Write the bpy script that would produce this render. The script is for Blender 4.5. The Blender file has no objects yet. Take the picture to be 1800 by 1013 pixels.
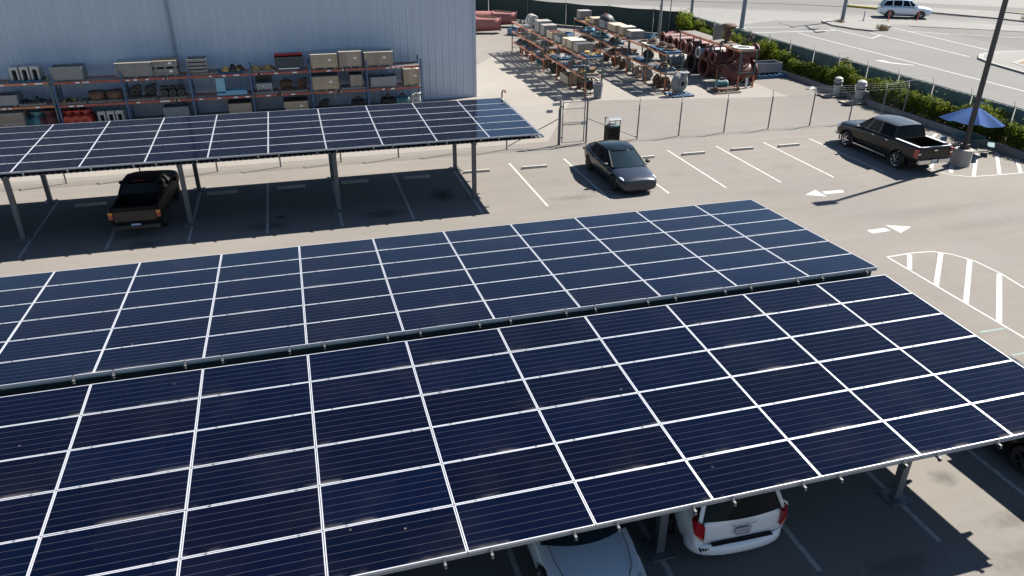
import bpy, math, random
from mathutils import Matrix, Vector
random.seed(7)
S = bpy.context.scene
COL = S.collection
rad = math.radians

# ------------------------------------------------------------------ camera
cd = bpy.data.cameras.new("camera"); cam = bpy.data.objects.new("camera", cd); COL.objects.link(cam)
cd.sensor_width = 36.0; cd.lens = 1318.1 / 1800 * 36; cd.clip_start = 0.1; cd.clip_end = 6000
_y, _p, _r = 0.2832, 0.4788, 0.0086
_f = Vector((math.sin(_y) * math.cos(_p), math.cos(_y) * math.cos(_p), -math.sin(_p)))
_x = Vector((math.cos(_y), -math.sin(_y), 0)); _u = _x.cross(_f)
_a = _x * math.cos(_r) + _u * math.sin(_r); _b = _u * math.cos(_r) - _x * math.sin(_r)
_m = Matrix.Identity(4)
for i in range(3):
    _m[i][0], _m[i][1], _m[i][2] = _a[i], _b[i], -_f[i]
_m.translation = (-13.49, -13.40, 11.12)
cam.matrix_world = _m
S.camera = cam
# ------------------------------------------------------------------ light
SUN = Vector((0.93, 0.28, 1.0)).normalized()
EL = math.asin(SUN.z); AZ = math.atan2(SUN.x, SUN.y)
W = bpy.data.worlds.new("World"); S.world = W; W.use_nodes = True
wn = W.node_tree.nodes; wl = W.node_tree.links
sky = wn.new("ShaderNodeTexSky"); sky.sky_type = 'NISHITA'; sky.sun_disc = False
sky.sun_elevation = EL; sky.sun_rotation = AZ; sky.air_density = 1.0; sky.dust_density = 0.15; sky.ozone_density = 3.0
bg = wn["Background"]; bg.inputs[1].default_value = 0.05
wl.new(sky.outputs[0], bg.inputs[0])
sl = bpy.data.lights.new("sun", 'SUN'); sl.energy = 5.0; sl.angle = rad(0.53); sl.color = (1.0, 0.955, 0.885)
so = bpy.data.objects.new("sun", sl); COL.objects.link(so); so.location = (40, 20, 60)
so.rotation_euler = SUN.to_track_quat('Z', 'Y').to_euler()
S.view_settings.view_transform = 'Standard'; S.view_settings.look = 'None'
S.view_settings.gamma = 1; S.view_settings.use_curve_mapping = False
S.view_settings.exposure = 1.68
S.render.engine = 'CYCLES'
S.cycles.max_bounces = 6; S.cycles.diffuse_bounces = 1; S.cycles.glossy_bounces = 3
S.cycles.transparent_max_bounces = 8; S.cycles.caustics_reflective = False; S.cycles.caustics_refractive = False

# ------------------------------------------------------------------ materials
MATS = {}
KA = .82
KG = .66   # keeps every base colour at its real-world level for this exposure
def pmat(name, col, rough=.6, metal=0., var=.12, vs=3., bump=0., bs=30., coat=0., col2=None, thr=.5, soft=.15, rnd=0., spec=.5, aniso=None, trans=0.):
    if name in MATS: return MATS[name]
    m = bpy.data.materials.new(name); m.use_nodes = True; MATS[name] = m
    n = m.node_tree.nodes; l = m.node_tree.links; p = n["Principled BSDF"]
    p.inputs["Roughness"].default_value = rough; p.inputs["Metallic"].default_value = metal
    p.inputs["Coat Weight"].default_value = coat; p.inputs["Coat Roughness"].default_value = .04
    p.inputs["Specular IOR Level"].default_value = spec
    if trans: p.inputs["Transmission Weight"].default_value = trans
    tc = n.new("ShaderNodeTexCoord"); mp = n.new("ShaderNodeMapping"); l.new(tc.outputs["Object"], mp.inputs[0])
    if aniso: mp.inputs["Scale"].default_value = aniso
    nz = n.new("ShaderNodeTexNoise"); nz.inputs["Scale"].default_value = vs; nz.inputs["Detail"].default_value = 5
    l.new(mp.outputs[0], nz.inputs["Vector"])
    c = tuple(x * KA for x in col)
    if col2: col2 = tuple(x * KA for x in col2)
    rp = n.new("ShaderNodeValToRGB")
    if col2:
        rp.color_ramp.elements[0].position = max(0, thr - soft); rp.color_ramp.elements[1].position = min(1, thr + soft)
        rp.color_ramp.elements[0].color = (*c, 1); rp.color_ramp.elements[1].color = (*col2, 1)
    else:
        rp.color_ramp.elements[0].position = .25; rp.color_ramp.elements[1].position = .75
        rp.color_ramp.elements[0].color = (*[x * (1 - var) for x in c], 1)
        rp.color_ramp.elements[1].color = (*[min(1, x * (1 + var)) for x in c], 1)
    l.new(nz.outputs["Fac"], rp.inputs[0]); out = rp.outputs[0]
    if rnd:
        oi = n.new("ShaderNodeObjectInfo"); hs = n.new("ShaderNodeHueSaturation")
        mr = n.new("ShaderNodeMapRange"); mr.inputs[3].default_value = 1 - rnd; mr.inputs[4].default_value = 1 + rnd
        l.new(oi.outputs["Random"], mr.inputs[0]); l.new(mr.outputs[0], hs.inputs["Value"])
        l.new(out, hs.inputs["Color"]); out = hs.outputs[0]
    l.new(out, p.inputs["Base Color"])
    if bump:
        n2 = n.new("ShaderNodeTexNoise"); n2.inputs["Scale"].default_value = bs; n2.inputs["Detail"].default_value = 3
        l.new(mp.outputs[0], n2.inputs["Vector"])
        bp = n.new("ShaderNodeBump"); bp.inputs["Strength"].default_value = bump; bp.inputs["Distance"].default_value = .02
        l.new(n2.outputs["Fac"], bp.inputs["Height"]); l.new(bp.outputs[0], p.inputs["Normal"])
    return m

def ground_mat(name, col, streak=(.25, 1.6, 1), stains=(), patch=.10, rough=.9, fine=.07, warm=(1.06, 1.0, .93), crack=0.):
    col = tuple(x * KG for x in col)
    m = bpy.data.materials.new(name); m.use_nodes = True
    n = m.node_tree.nodes; l = m.node_tree.links; p = n["Principled BSDF"]; p.inputs["Roughness"].default_value = rough
    p.inputs["Specular IOR Level"].default_value = .1
    tc = n.new("ShaderNodeTexCoord")
    def noise(scale, detail, sc=None, rough_=.55, dist=0):
        v = tc.outputs["Object"]
        if sc:
            mp = n.new("ShaderNodeMapping"); mp.inputs["Scale"].default_value = sc; l.new(v, mp.inputs[0]); v = mp.outputs[0]
        z = n.new("ShaderNodeTexNoise"); z.inputs["Scale"].default_value = scale; z.inputs["Detail"].default_value = detail
        z.inputs["Roughness"].default_value = rough_; z.inputs["Distortion"].default_value = dist
        l.new(v, z.inputs["Vector"]); return z.outputs["Fac"]
    def mrange(f, a, b, lo, hi):
        r = n.new("ShaderNodeMapRange"); r.inputs[1].default_value = a; r.inputs[2].default_value = b
        r.inputs[3].default_value = lo; r.inputs[4].default_value = hi; l.new(f, r.inputs[0]); return r.outputs[0]
    def mul(a, b):
        t = n.new("ShaderNodeMath"); t.operation = 'MULTIPLY'; l.new(a, t.inputs[0]); l.new(b, t.inputs[1]); return t.outputs[0]
    v = mul(mrange(noise(.13, 5), .3, .7, 1 - patch, 1 + patch), mrange(noise(.9, 6, streak, .6, .4), .25, .75, 1 - patch * .8, 1 + patch * .8))
    v = mul(v, mrange(noise(28, 3), .25, .75, 1 - fine, 1 + fine))
    v = mul(v, mrange(noise(2.2, 6), .55, .8, 1, 1 - patch * 1.2))
    if crack:
        vo = n.new("ShaderNodeTexVoronoi"); vo.feature = 'DISTANCE_TO_EDGE'; vo.inputs["Scale"].default_value = .16
        ds = n.new("ShaderNodeTexNoise"); ds.inputs["Scale"].default_value = .7; l.new(tc.outputs["Object"], ds.inputs["Vector"])
        ad = n.new("ShaderNodeVectorMath"); ad.operation = 'ADD'; l.new(tc.outputs["Object"], ad.inputs[0]); l.new(ds.outputs["Color"], ad.inputs[1])
        l.new(ad.outputs[0], vo.inputs["Vector"])
        v = mul(v, mrange(vo.outputs["Distance"], 0.0, .006, 1 - crack, 1))
    for (sx, sy, rx, ry, dk) in stains:
        sb = n.new("ShaderNodeVectorMath"); sb.operation = 'SUBTRACT'; l.new(tc.outputs["Object"], sb.inputs[0]); sb.inputs[1].default_value = (sx, sy, 0)
        sc = n.new("ShaderNodeVectorMath"); sc.operation = 'DIVIDE'; l.new(sb.outputs[0], sc.inputs[0]); sc.inputs[1].default_value = (rx, ry, 1)
        ln = n.new("ShaderNodeVectorMath"); ln.operation = 'LENGTH'; l.new(sc.outputs[0], ln.inputs[0])
        nn = noise(4.5, 4)
        ad = n.new("ShaderNodeMath"); ad.operation = 'MULTIPLY_ADD'; l.new(nn, ad.inputs[0]); ad.inputs[1].default_value = 1.6; l.new(ln.outputs["Value"], ad.inputs[2])
        v = mul(v, mrange(ad.outputs[0], 1.0, 1.9, dk, 1))
    mx = n.new("ShaderNodeMix"); mx.data_type = 'RGBA'; l.new(noise(.3, 4), mx.inputs[0])
    mx.inputs[6].default_value = (*col, 1); mx.inputs[7].default_value = (*[c * w for c, w in zip(col, warm)], 1)
    vm = n.new("ShaderNodeVectorMath"); vm.operation = 'SCALE'; l.new(mx.outputs[2], vm.inputs[0]); l.new(v, vm.inputs["Scale"])
    l.new(vm.outputs[0], p.inputs["Base Color"])
    bp = n.new("ShaderNodeBump"); bp.inputs["Strength"].default_value = .25; bp.inputs["Distance"].default_value = .01
    l.new(noise(60, 3), bp.inputs["Height"]); l.new(bp.outputs[0], p.inputs["Normal"])
    return m

def panel_mat():
    m = bpy.data.materials.new("solar cells under glass"); m.use_nodes = True
    n = m.node_tree.nodes; l = m.node_tree.links; p = n["Principled BSDF"]
    p.inputs["Roughness"].default_value = .13; p.inputs["Specular IOR Level"].default_value = .13
    tc = n.new("ShaderNodeTexCoord"); sx = n.new("ShaderNodeSeparateXYZ"); l.new(tc.outputs["Object"], sx.inputs[0])
    def math_(op, a, b=None, c=None):
        t = n.new("ShaderNodeMath"); t.operation = op
        for i, q in enumerate((a, b, c)):
            if q is None: continue
            if isinstance(q, (int, float)): t.inputs[i].default_value = q
            else: l.new(q, t.inputs[i])
        return t.outputs[0]
    def line(co, pitch, off, w):
        a = math_('ADD', co, off); a = math_('DIVIDE', a, pitch); a = math_('FRACT', a); a = math_('SUBTRACT', a, .5); a = math_('ABSOLUTE', a)
        return math_('GREATER_THAN', a, .5 - w / pitch / 2)
    cell = line(sx.outputs[1], .156, 0, .0055)
    crs = line(sx.outputs[0], .163, 0, .003)
    bus = line(sx.outputs[1], .052, 0.026, .0016)
    oi = n.new("ShaderNodeObjectInfo")
    rp = n.new("ShaderNodeValToRGB"); e = rp.color_ramp.elements
    e[0].position = 0; e[0].color = (.0006, .0020, .0090, 1); e[1].position = 1; e[1].color = (.0012, .0014, .0058, 1)
    k = e.new(.45); k.color = (.0007, .0013, .0056, 1); k = e.new(.7); k.color = (.0006, .0019, .0092, 1)
    l.new(oi.outputs["Random"], rp.inputs[0])
    nz = n.new("ShaderNodeTexNoise"); nz.inputs["Scale"].default_value = 3.5; l.new(tc.outputs["Object"], nz.inputs["Vector"])
    mr = n.new("ShaderNodeMapRange"); mr.inputs[3].default_value = .8; mr.inputs[4].default_value = 1.2; l.new(nz.outputs["Fac"], mr.inputs[0])
    vm = n.new("ShaderNodeVectorMath"); vm.operation = 'SCALE'; l.new(rp.outputs[0], vm.inputs[0]); l.new(mr.outputs[0], vm.inputs["Scale"])
    def mix(f, a, b):
        x = n.new("ShaderNodeMix"); x.data_type = 'RGBA'
        if isinstance(f, float): x.inputs[0].default_value = f
        else: l.new(f, x.inputs[0])
        l.new(a, x.inputs[6]); x.inputs[7].default_value = (*b, 1); return x.outputs[2]
    c = mix(math_('MULTIPLY', bus, .0), vm.outputs[0], (.10, .105, .13))
    c = mix(math_('MULTIPLY', crs, .0), c, (.16, .16, .20))
    c = mix(math_('MULTIPLY', cell, .8), c, (.050, .048, .060))
    # dust: patchy film plus a soiled band that gathers along the low (near) frame
    geo = n.new("ShaderNodeNewGeometry")
    wz = n.new("ShaderNodeTexNoise"); wz.inputs["Scale"].default_value = .9; wz.inputs["Detail"].default_value = 6; l.new(geo.outputs["Position"], wz.inputs["Vector"])
    d1 = n.new("ShaderNodeMapRange"); d1.inputs[1].default_value = .5; d1.inputs[2].default_value = .8; d1.inputs[3].default_value = .0; d1.inputs[4].default_value = .022; l.new(wz.outputs["Fac"], d1.inputs[0])
    ed = n.new("ShaderNodeMapRange"); ed.inputs[1].default_value = -.36; ed.inputs[2].default_value = -.475; ed.inputs[3].default_value = 0; ed.inputs[4].default_value = 1; l.new(sx.outputs[1], ed.inputs[0])
    w2 = n.new("ShaderNodeTexNoise"); w2.inputs["Scale"].default_value = .9; w2.inputs["Detail"].default_value = 6; l.new(geo.outputs["Position"], w2.inputs["Vector"])
    w3 = n.new("ShaderNodeMapRange"); w3.inputs[1].default_value = .55; w3.inputs[2].default_value = .72; w3.inputs[3].default_value = 0; w3.inputs[4].default_value = .6; l.new(w2.outputs["Fac"], w3.inputs[0])
    ed2 = math_('POWER', ed.outputs[0], 2.0)
    dust = d1.outputs[0]; edge_dust = math_('MULTIPLY', ed2, w3.outputs[0])
    w4 = n.new("ShaderNodeTexVoronoi"); w4.inputs["Scale"].default_value = 1.1; l.new(geo.outputs["Position"], w4.inputs["Vector"])
    spot = n.new("ShaderNodeMapRange"); spot.inputs[1].default_value = .030; spot.inputs[2].default_value = .014; spot.inputs[3].default_value = 0; spot.inputs[4].default_value = .5; l.new(w4.outputs["Distance"], spot.inputs[0])
    dust = math_('ADD', dust, spot.outputs[0])
    c = mix(dust, c, (.12, .11, .10)); c = mix(edge_dust, c, (.26, .245, .225))
    l.new(c, p.inputs["Base Color"])
    rr = n.new("ShaderNodeMapRange"); rr.inputs[3].default_value = .03; rr.inputs[4].default_value = .06; l.new(wz.outputs["Fac"], rr.inputs[0]); l.new(rr.outputs[0], p.inputs["Roughness"])
    return m

M_asph = ground_mat("aged asphalt", (.206, .193, .179), crack=0, patch=.07, stains=((2.9, 16.2, .5, .6, .92), (5.7, 16.0, .45, .7, .92), (8.4, 15.8, .5, .6, .92), (-2.8, 16.2, .4, .7, .92), (-2.6, 14.4, 1.3, .35, .72), (11.0, 16.4, .5, .5, .92), (10.5, 9.3, 5.0, .6, .90), (13.0, 7.6, 6.0, .5, .90), (3.0, 10.9, 5, .4, .92), (-8.0, 16.1, .55, .9, .35), (-10.6, 14.6, 1.1, .5, .55), (-15.0, 14.5, 1.0, .5, .55), (-14.6, 15.3, .3, .3, .4), (-19.3, 13.9, .7, .5, .55),
    (-1.0, -6.2, 1.3, .4, .75), (-3.6, -5.7, 1.0, .35, .65), (-.5, -5.3, .7, .25, .72), (-.9, -3.9, .35, .3, .6), (-4.5, -6.3, 1.2, .4, .6), (-1.5, 14.9, 1.0, .35, .8), (5.5, 12.8, 1.5, .5, .9)))
M_conc = ground_mat("yard concrete", (.272, .256, .234), streak=(.6, .9, 1), patch=.05, fine=.05)
M_road = ground_mat("worn road surface", (.180, .180, .178), streak=(1.4, .2, 1), patch=.05, fine=.05)
M_band = ground_mat("pale road concrete", (.235, .232, .225), streak=(.4, 1, 1), patch=.05, fine=.05)
M_darkroad = ground_mat("grey side street", (.165, .163, .158), streak=(.4, 1, 1), patch=.05, fine=.05)
M_soil = ground_mat("planter soil", (.10, .075, .05), patch=.3, fine=.3)
M_drygrass = ground_mat("dry grass", (.24, .19, .125), patch=.22, fine=.3)
M_kerb = pmat("kerb concrete", (.22, .21, .195), .9, var=.15, vs=2, bump=.2)
M_paint = pmat("white road paint", (.25, .245, .232), .85, var=.0, col2=(.37, .36, .34), vs=6, thr=.42, soft=.2)
M_wornpaint = pmat("worn line paint", (.22, .208, .19), .85, col2=(.38, .365, .34), vs=9, thr=.42, soft=.14)
M_greenpaint = pmat("faded green chalk line", (.165, .215, .19), .9, var=.2, vs=5)
M_panel = panel_mat()
M_alu = pmat("anodised aluminium", (.50, .51, .54), .42, .35, var=.05, vs=2)
M_galv = pmat("galvanised steel", (.40, .41, .42), .5, .6, var=.14, vs=6)
M_post = pmat("grey primed steel", (.13, .14, .15), .55, .2, var=.12, vs=2)
M_deck = pmat("corrugated deck steel", (.16, .16, .165), .5, .35, var=.1, vs=1.5)
M_wall = pmat("pale blue grey wall sheet", (.48, .53, .595), .5, .0, var=.05, vs=.6, bump=.03, bs=2, aniso=(1, 1, .3))
M_trim = pmat("wall trim", (.40, .45, .51), .45, 0, var=.05)
M_pipe = pmat("blue grey downpipe", (.22, .27, .34), .5, 0)
M_orange = pmat("orange rack paint", (.50, .175, .075), .6, 0, var=.0, col2=(.33, .12, .065), vs=5, thr=.6, soft=.2)
M_redbeam = pmat("dull red beam paint", (.34, .075, .045), .55, 0, col2=(.24, .055, .035), vs=4, thr=.6, soft=.2)
M_bluerack = pmat("blue rack paint", (.035, .095, .19), .5, 0, var=.2)
M_greenrack = pmat("dark green rack paint", (.055, .105, .10), .55, 0, var=.2)
M_wire = pmat("wire deck steel", (.30, .29, .28), .6, .3, var=.2)
M_wood = pmat("weathered crate wood", (.30, .245, .19), .8, var=.22, vs=5, rnd=.14, aniso=(1, 1, 3))
M_tan = pmat("tan crate wood", (.36, .285, .19), .75, var=.12, vs=4, rnd=.08)
M_grey_wood = pmat("grey old wood", (.215, .20, .188), .85, var=.2, vs=5, rnd=.12)
M_lid = pmat("pale plywood", (.40, .37, .315), .8, var=.12, vs=3)  # lid tone, paler than the crate boards
M_pallet = pmat("blue pallet paint", (.020, .085, .165), .6, var=.25, vs=6, rnd=.15)
M_palwood = pmat("old pallet wood", (.24, .20, .16), .85, var=.25, vs=6, rnd=.15)
M_red = pmat("red oxide primer", (.095, .024, .020), .65, var=0, col2=(.150, .042, .034), vs=2.5, thr=.5, soft=.2, rnd=.12)
M_redpaint = pmat("bright red enamel", (.45, .03, .02), .4)
M_rust = pmat("rusty cast iron", (.075, .045, .032), .85, col2=(.15, .075, .045), vs=7, thr=.52, soft=.18, rnd=.25, bump=.4, bs=25)
M_dark = pmat("dark oily iron", (.035, .033, .032), .6, .2, var=.4, vs=6, rnd=.2)
M_cast = pmat("grey cast metal", (.20, .205, .20), .6, .1, var=.12, vs=4)
M_whitecast = pmat("off white machine paint", (.40, .395, .37), .6, 0, var=.08)
M_motor = pmat("weathered off white motor paint", (.36, .36, .33), .75, var=0, col2=(.14, .14, .13), vs=3.5, thr=.60, soft=.13, aniso=(1, 1, .4))
M_brass = pmat("brassy yellow metal", (.48, .30, .09), .5, .35, var=.3, vs=8)
M_teal = pmat("teal machine paint", (.07, .20, .22), .5, var=.2)
M_ltblue = pmat("light blue machine paint", (.20, .42, .53), .5, var=.12)
M_bin = pmat("grey bin steel", (.22, .225, .24), .6, .1, var=.15)
M_binin = pmat("bin inside", (.04, .045, .055), .8)
M_white = pmat("white label stock", (.75, .74, .72), .6, var=.04)
M_black = pmat("black plastic", (.018, .018, .019), .55, var=.2)
M_screen = pmat("dark green windscreen fabric", (.018, .036, .032), .9, var=.35, vs=1.2, aniso=(1, 1, .35))
M_slat = pmat("green privacy slat", (.045, .098, .092), .6, var=.3, vs=1.5, rnd=.1)
M_fence = pmat("galvanised fence tube", (.16, .16, .165), .6, .2, var=.1)
M_pole = pmat("dark bronze pole paint", (.040, .034, .031), .5, .1, var=.15)
M_bluepole = pmat("weathered grey pole", (.16, .19, .22), .6, .2, var=.12)
M_concp = pmat("pole footing concrete", (.34, .32, .29), .9, var=.18, vs=3, bump=.2)
M_fabric = pmat("blue umbrella fabric", (.014, .052, .165), .85, var=.08, spec=.1)
M_tableg = pmat("dark green table coating", (.045, .12, .125), .5, var=.15)
M_leaf = pmat("yellow green leaves", (.055, .095, .018), .55, var=0, col2=(.105, .125, .014), vs=4, thr=.5, soft=.2, rnd=.25, spec=.3)  # the leaves' own yellow green tones, mixed by noise
def leafmat(m, tcol):
    n = m.node_tree.nodes; l = m.node_tree.links; p = n["Principled BSDF"]; p.inputs["Specular IOR Level"].default_value = .12; p.inputs["Roughness"].default_value = .75
    tr = n.new("ShaderNodeBsdfTranslucent"); tr.inputs[0].default_value = (*tcol, 1); mx = n.new("ShaderNodeMixShader"); mx.inputs[0].default_value = .33
    l.new(p.outputs[0], mx.inputs[1]); l.new(tr.outputs[0], mx.inputs[2]); l.new(mx.outputs[0], n["Material Output"].inputs[0])
leafmat(M_leaf, (.17, .21, .012))
M_leafdry = pmat("brown dry leaves", (.10, .075, .04), .7, var=.3, rnd=.2)
M_stem = pmat("woody stem", (.09, .065, .045), .9, var=.2)
M_straw = pmat("dead straw weed", (.34, .24, .13), .9, var=.3)
M_tyre = pmat("tyre rubber", (.018, .018, .018), .8, var=.15)
M_chrome = pmat("chrome wheel", (.72, .72, .72), .18, .9, var=.05)
M_rimdark = pmat("dark grey wheel", (.07, .07, .075), .4, .6)
M_glass = pmat("dark car glass", (.006, .010, .013), .04, 0, var=.1, spec=.07)
M_glass2 = pmat("tinted windscreen", (.012, .022, .027), .05, 0, var=.3, vs=2, spec=.45)
M_carblack = pmat("black trim", (.010, .010, .011), .55, spec=.2)
M_graphite = pmat("graphite car paint", (.026, .033, .047), .28, .4, var=.02, coat=.35)
M_brown = pmat("dark brown black paint", (.012, .010, .008), .35, .1, var=.04, coat=.25, spec=.3)
M_oldtruck = pmat("dull black truck paint", (.010, .009, .008), .6, .0, var=.1, coat=.0, spec=.12)
M_vanwhite = pmat("white van paint", (.72, .73, .74), .3, 0, var=.02, coat=.5)
M_suvwhite = pmat("silver white paint", (.60, .68, .76), .25, .15, var=.02, coat=.5)
M_taill = pmat("red lamp lens", (.30, .008, .012), .2, 0, var=.1, coat=.5)
M_headl = pmat("clear lamp lens", (.70, .71, .73), .12, .3, var=.1, coat=.5)
M_amber = pmat("amber lamp lens", (.55, .20, .03), .25, 0)
M_plate = pmat("licence plate", (.52, .55, .60), .5, var=.05)
M_interior = pmat("bed liner and bore shade", (.012, .012, .012), .8)  # near black, also the painted shade inside pipe bores
M_pink = pmat("faded pink red paint", (.235, .080, .070), .65, var=.12, vs=2)
M_safety = pmat("orange red flexible post", (.62, .12, .07), .6)
M_yellow = pmat("yellow kerb paint", (.55, .42, .06), .8, var=.2, vs=2)
M_bluep = pmat("blue pipe paint", (.05, .22, .42), .5, var=.12)
M_greybin = pmat("grey rubbish bin plastic", (.17, .18, .20), .6)

# ------------------------------------------------------------------ mesh tools
class MB:
    def __init__(s): s.v = []; s.f = []; s.m = []
    def add(s, vs, fs, m=0, M=None):
        o = len(s.v)
        s.v += [tuple(M @ Vector(p)) if M else tuple(p) for p in vs]
        s.f += [tuple(i + o for i in f) for f in fs]; s.m += [m] * len(fs); return s
    def box(s, x0, x1, y0, y1, z0, z1, m=0, M=None):
        return s.add([(x0, y0, z0), (x1, y0, z0), (x1, y1, z0), (x0, y1, z0), (x0, y0, z1), (x1, y0, z1), (x1, y1, z1), (x0, y1, z1)],
                     [(0, 3, 2, 1), (4, 5, 6, 7), (0, 1, 5, 4), (1, 2, 6, 5), (2, 3, 7, 6), (3, 0, 4, 7)], m, M)
    def bar(s, p, q, w, h=None, m=0):
        p = Vector(p); q = Vector(q); d = q - p; L = d.length
        if L < 1e-6: return s
        up = Vector((0, 0, 1)) if abs(d.z) < .95 * L else Vector((1, 0, 0))
        a = d.cross(up).normalized(); b = a.cross(d).normalized(); h = h or w
        vs = [tuple(c + a * i * w / 2 + b * j * h / 2) for c in (p, q) for i, j in ((-1, -1), (1, -1), (1, 1), (-1, 1))]
        return s.add(vs, [(0, 1, 2, 3), (7, 6, 5, 4), (0, 4, 5, 1), (1, 5, 6, 2), (2, 6, 7, 3), (3, 7, 4, 0)], m)
    def cyl(s, p, q, r, r1=None, n=10, m=0, caps=True):
        p = Vector(p); q = Vector(q); d = (q - p); r1 = r if r1 is None else r1
        up = Vector((0, 0, 1)) if abs(d.z) < .95 * d.length else Vector((1, 0, 0))
        a = d.cross(up).normalized(); b = d.cross(a).normalized()
        vs = []
        for c, rr in ((p, r), (q, r1)):
            for i in range(n):
                t = 2 * math.pi * i / n; vs.append(tuple(c + a * math.cos(t) * rr + b * math.sin(t) * rr))
        fs = [(i, (i + 1) % n, n + (i + 1) % n, n + i) for i in range(n)]
        if caps: fs += [tuple(range(n - 1, -1, -1)), tuple(range(n, 2 * n))]
        return s.add(vs, fs, m)
    def lathe(s, prof, n=16, m=0, M=None):
        vs = []; fs = []; k = len(prof)
        for i in range(n):
            t = 2 * math.pi * i / n
            vs += [(r * math.cos(t), r * math.sin(t), z) for r, z in prof]
        for i in range(n):
            j = (i + 1) % n
            for a in range(k - 1): fs.append((i * k + a, j * k + a, j * k + a + 1, i * k + a + 1))
        return s.add(vs, fs, m, M)
    def loft(s, rings, m=0, close=True, caps=True):
        n = len(rings[0]); vs = [p for r in rings for p in r]; fs = []
        for a in range(len(rings) - 1):
            for i in range(n if close else n - 1):
                j = (i + 1) % n; fs.append((a * n + i, a * n + j, (a + 1) * n + j, (a + 1) * n + i))
        if caps: fs += [tuple(range(n - 1, -1, -1)), tuple(range((len(rings) - 1) * n, len(rings) * n))]
        return s.add(vs, fs, m)
    def tube(s, pts, r, n=6, m=0):
        for a, b in zip(pts, pts[1:]): s.cyl(a, b, r, n=n, m=m)
        return s
    def mesh(s, name, mats, smooth=35):
        me = bpy.data.meshes.new(name); me.from_pydata(s.v, [], s.f)
        for m in (mats if isinstance(mats, (list, tuple)) else [mats]): me.materials.append(m)
        if len(me.materials) > 1: me.polygons.foreach_set("material_index", s.m)
        if smooth:
            me.polygons.foreach_set("use_smooth", [True] * len(me.polygons)); me.set_sharp_from_angle(angle=rad(smooth))
        me.update(); return me
    def build(s, name, mats, parent=None, smooth=35, label=None, kind=None, loc=None):
        return link(s.mesh(name, mats, smooth), name, parent, label, kind, loc)
def link(me, name, parent=None, label=None, kind=None, loc=None, rot=None, scale=None):
    o = bpy.data.objects.new(name, me); COL.objects.link(o)
    if parent: o.parent = parent
    if label: o["label"] = label
    if kind: o["kind"] = kind
    if loc: o.location = loc
    if rot: o.rotation_euler = rot
    if scale: o.scale = scale
    return o
def thing(name, label, cat, loc=(0, 0, 0), rz=0., group=None):
    o = bpy.data.objects.new(name, None); COL.objects.link(o); o.location = loc; o.rotation_euler = (0, 0, rz)
    o.empty_display_size = .2; o["label"] = label; o["category"] = cat
    if group: o["group"] = group
    return o
def tag(o, label, cat, group=None):
    o["label"] = label; o["category"] = cat
    if group: o["group"] = group
    return o
def dup(root, loc, rz=None, label=None, group=None):
    def rec(o, par):
        c = o.copy(); COL.objects.link(c)
        if par: c.parent = par
        for ch in o.children: rec(ch, c)
        return c
    r = rec(root, None); r.location = loc
    if rz is not None: r.rotation_euler = (0, 0, rz)
    if label: r["label"] = label
    if group: r["group"] = group
    return r
UNIT = {}
def unitbox(mat):
    if mat.name not in UNIT:
        UNIT[mat.name] = MB().box(-.5, .5, -.5, .5, -.5, .5).mesh("plank", mat, 0)
    return UNIT[mat.name]
def piece(name, mat, parent, x0, x1, y0, y1, z0, z1):
    return link(unitbox(mat), name, parent, loc=((x0 + x1) / 2, (y0 + y1) / 2, (z0 + z1) / 2), scale=(x1 - x0, y1 - y0, z1 - z0))
RX = Matrix.Rotation(rad(90), 4, 'Y')   # turns a lathe's axis on to x
RYm = Matrix.Rotation(rad(-90), 4, 'X')  # ... and on to y
def T(x, y, z): return Matrix.Translation((x, y, z))
def sheet(name, pts, z, mat, kind="structure"):
    return MB().add([(x, y, z) for x, y in pts], [tuple(range(len(pts)))]).build(name, mat, smooth=0, kind=kind)

# ------------------------------------------------------------------ ground
sheet("ground", [(-1500, -1500), (1500, -1500), (1500, 1500), (-1500, 1500)], -.03, M_darkroad)
sheet("parking_lot", [(-60, -45), (20.45, -45), (20.45, 56), (-60, 56)], 0, M_asph)
sheet("concrete_yard", [(-60, 22.4), (-1.2, 22.4), (2.9, 30.35), (16.95, 28.1), (17.3, 45.5), (3.2, 47.7), (-2.2, 39.6), (-60, 39.6)], .004, M_conc)
sheet("yard_asphalt", [(-60, 56), (20.45, 56), (21.5, 52.2), (20.3, 66), (6, 78), (-60, 78)], -.004, M_asph)
sheet("planter_soil", [(20.62, -20), (22.0, -20), (22.0, 51.5), (20.62, 51.5)], .05, M_soil)
sheet("sidewalk", [(22.2, -30), (24.0, -30), (24.0, 52), (22.2, 52)], .004, M_band)
sheet("road", [(24.0, -60), (47, -60), (47, 52), (56, 46), (75, 34), (75, 45), (52, 60), (35, 70), (10, 84), (8, 80), (22, 61), (24.0, 52)], .004, M_road)
sheet("road_concrete", [(24, 54), (36, 58.5), (47.5, 52.3), (56, 45.8), (75, 35), (75, 37), (60, 48.5), (50, 57), (43, 62.8), (30, 70.5), (14, 80), (12, 78.5), (22, 63)], .008, M_band)
sheet("cross_street", [(30, 78), (45, 71), (52, 66), (60, 54), (66, 45), (160, -10), (200, 60), (60, 160), (10, 110)], .004, M_darkroad)
sheet("far_lane", [(52, 76), (75, 58), (150, 10), (170, 30), (80, 90), (60, 98)], .008, M_band)
def kerb(name, pts, w, h, mat, kind="structure"):
    mb = MB()
    for a, b in zip(pts, pts[1:]):
        mb.bar((a[0], a[1], h / 2), (b[0], b[1], h / 2), w, h)
    return mb.build(name, mat, kind=kind, smooth=0)
kerb("planter_kerb", [(20.52, -20), (20.52, 51.6)], .17, .3, M_kerb)
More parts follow.
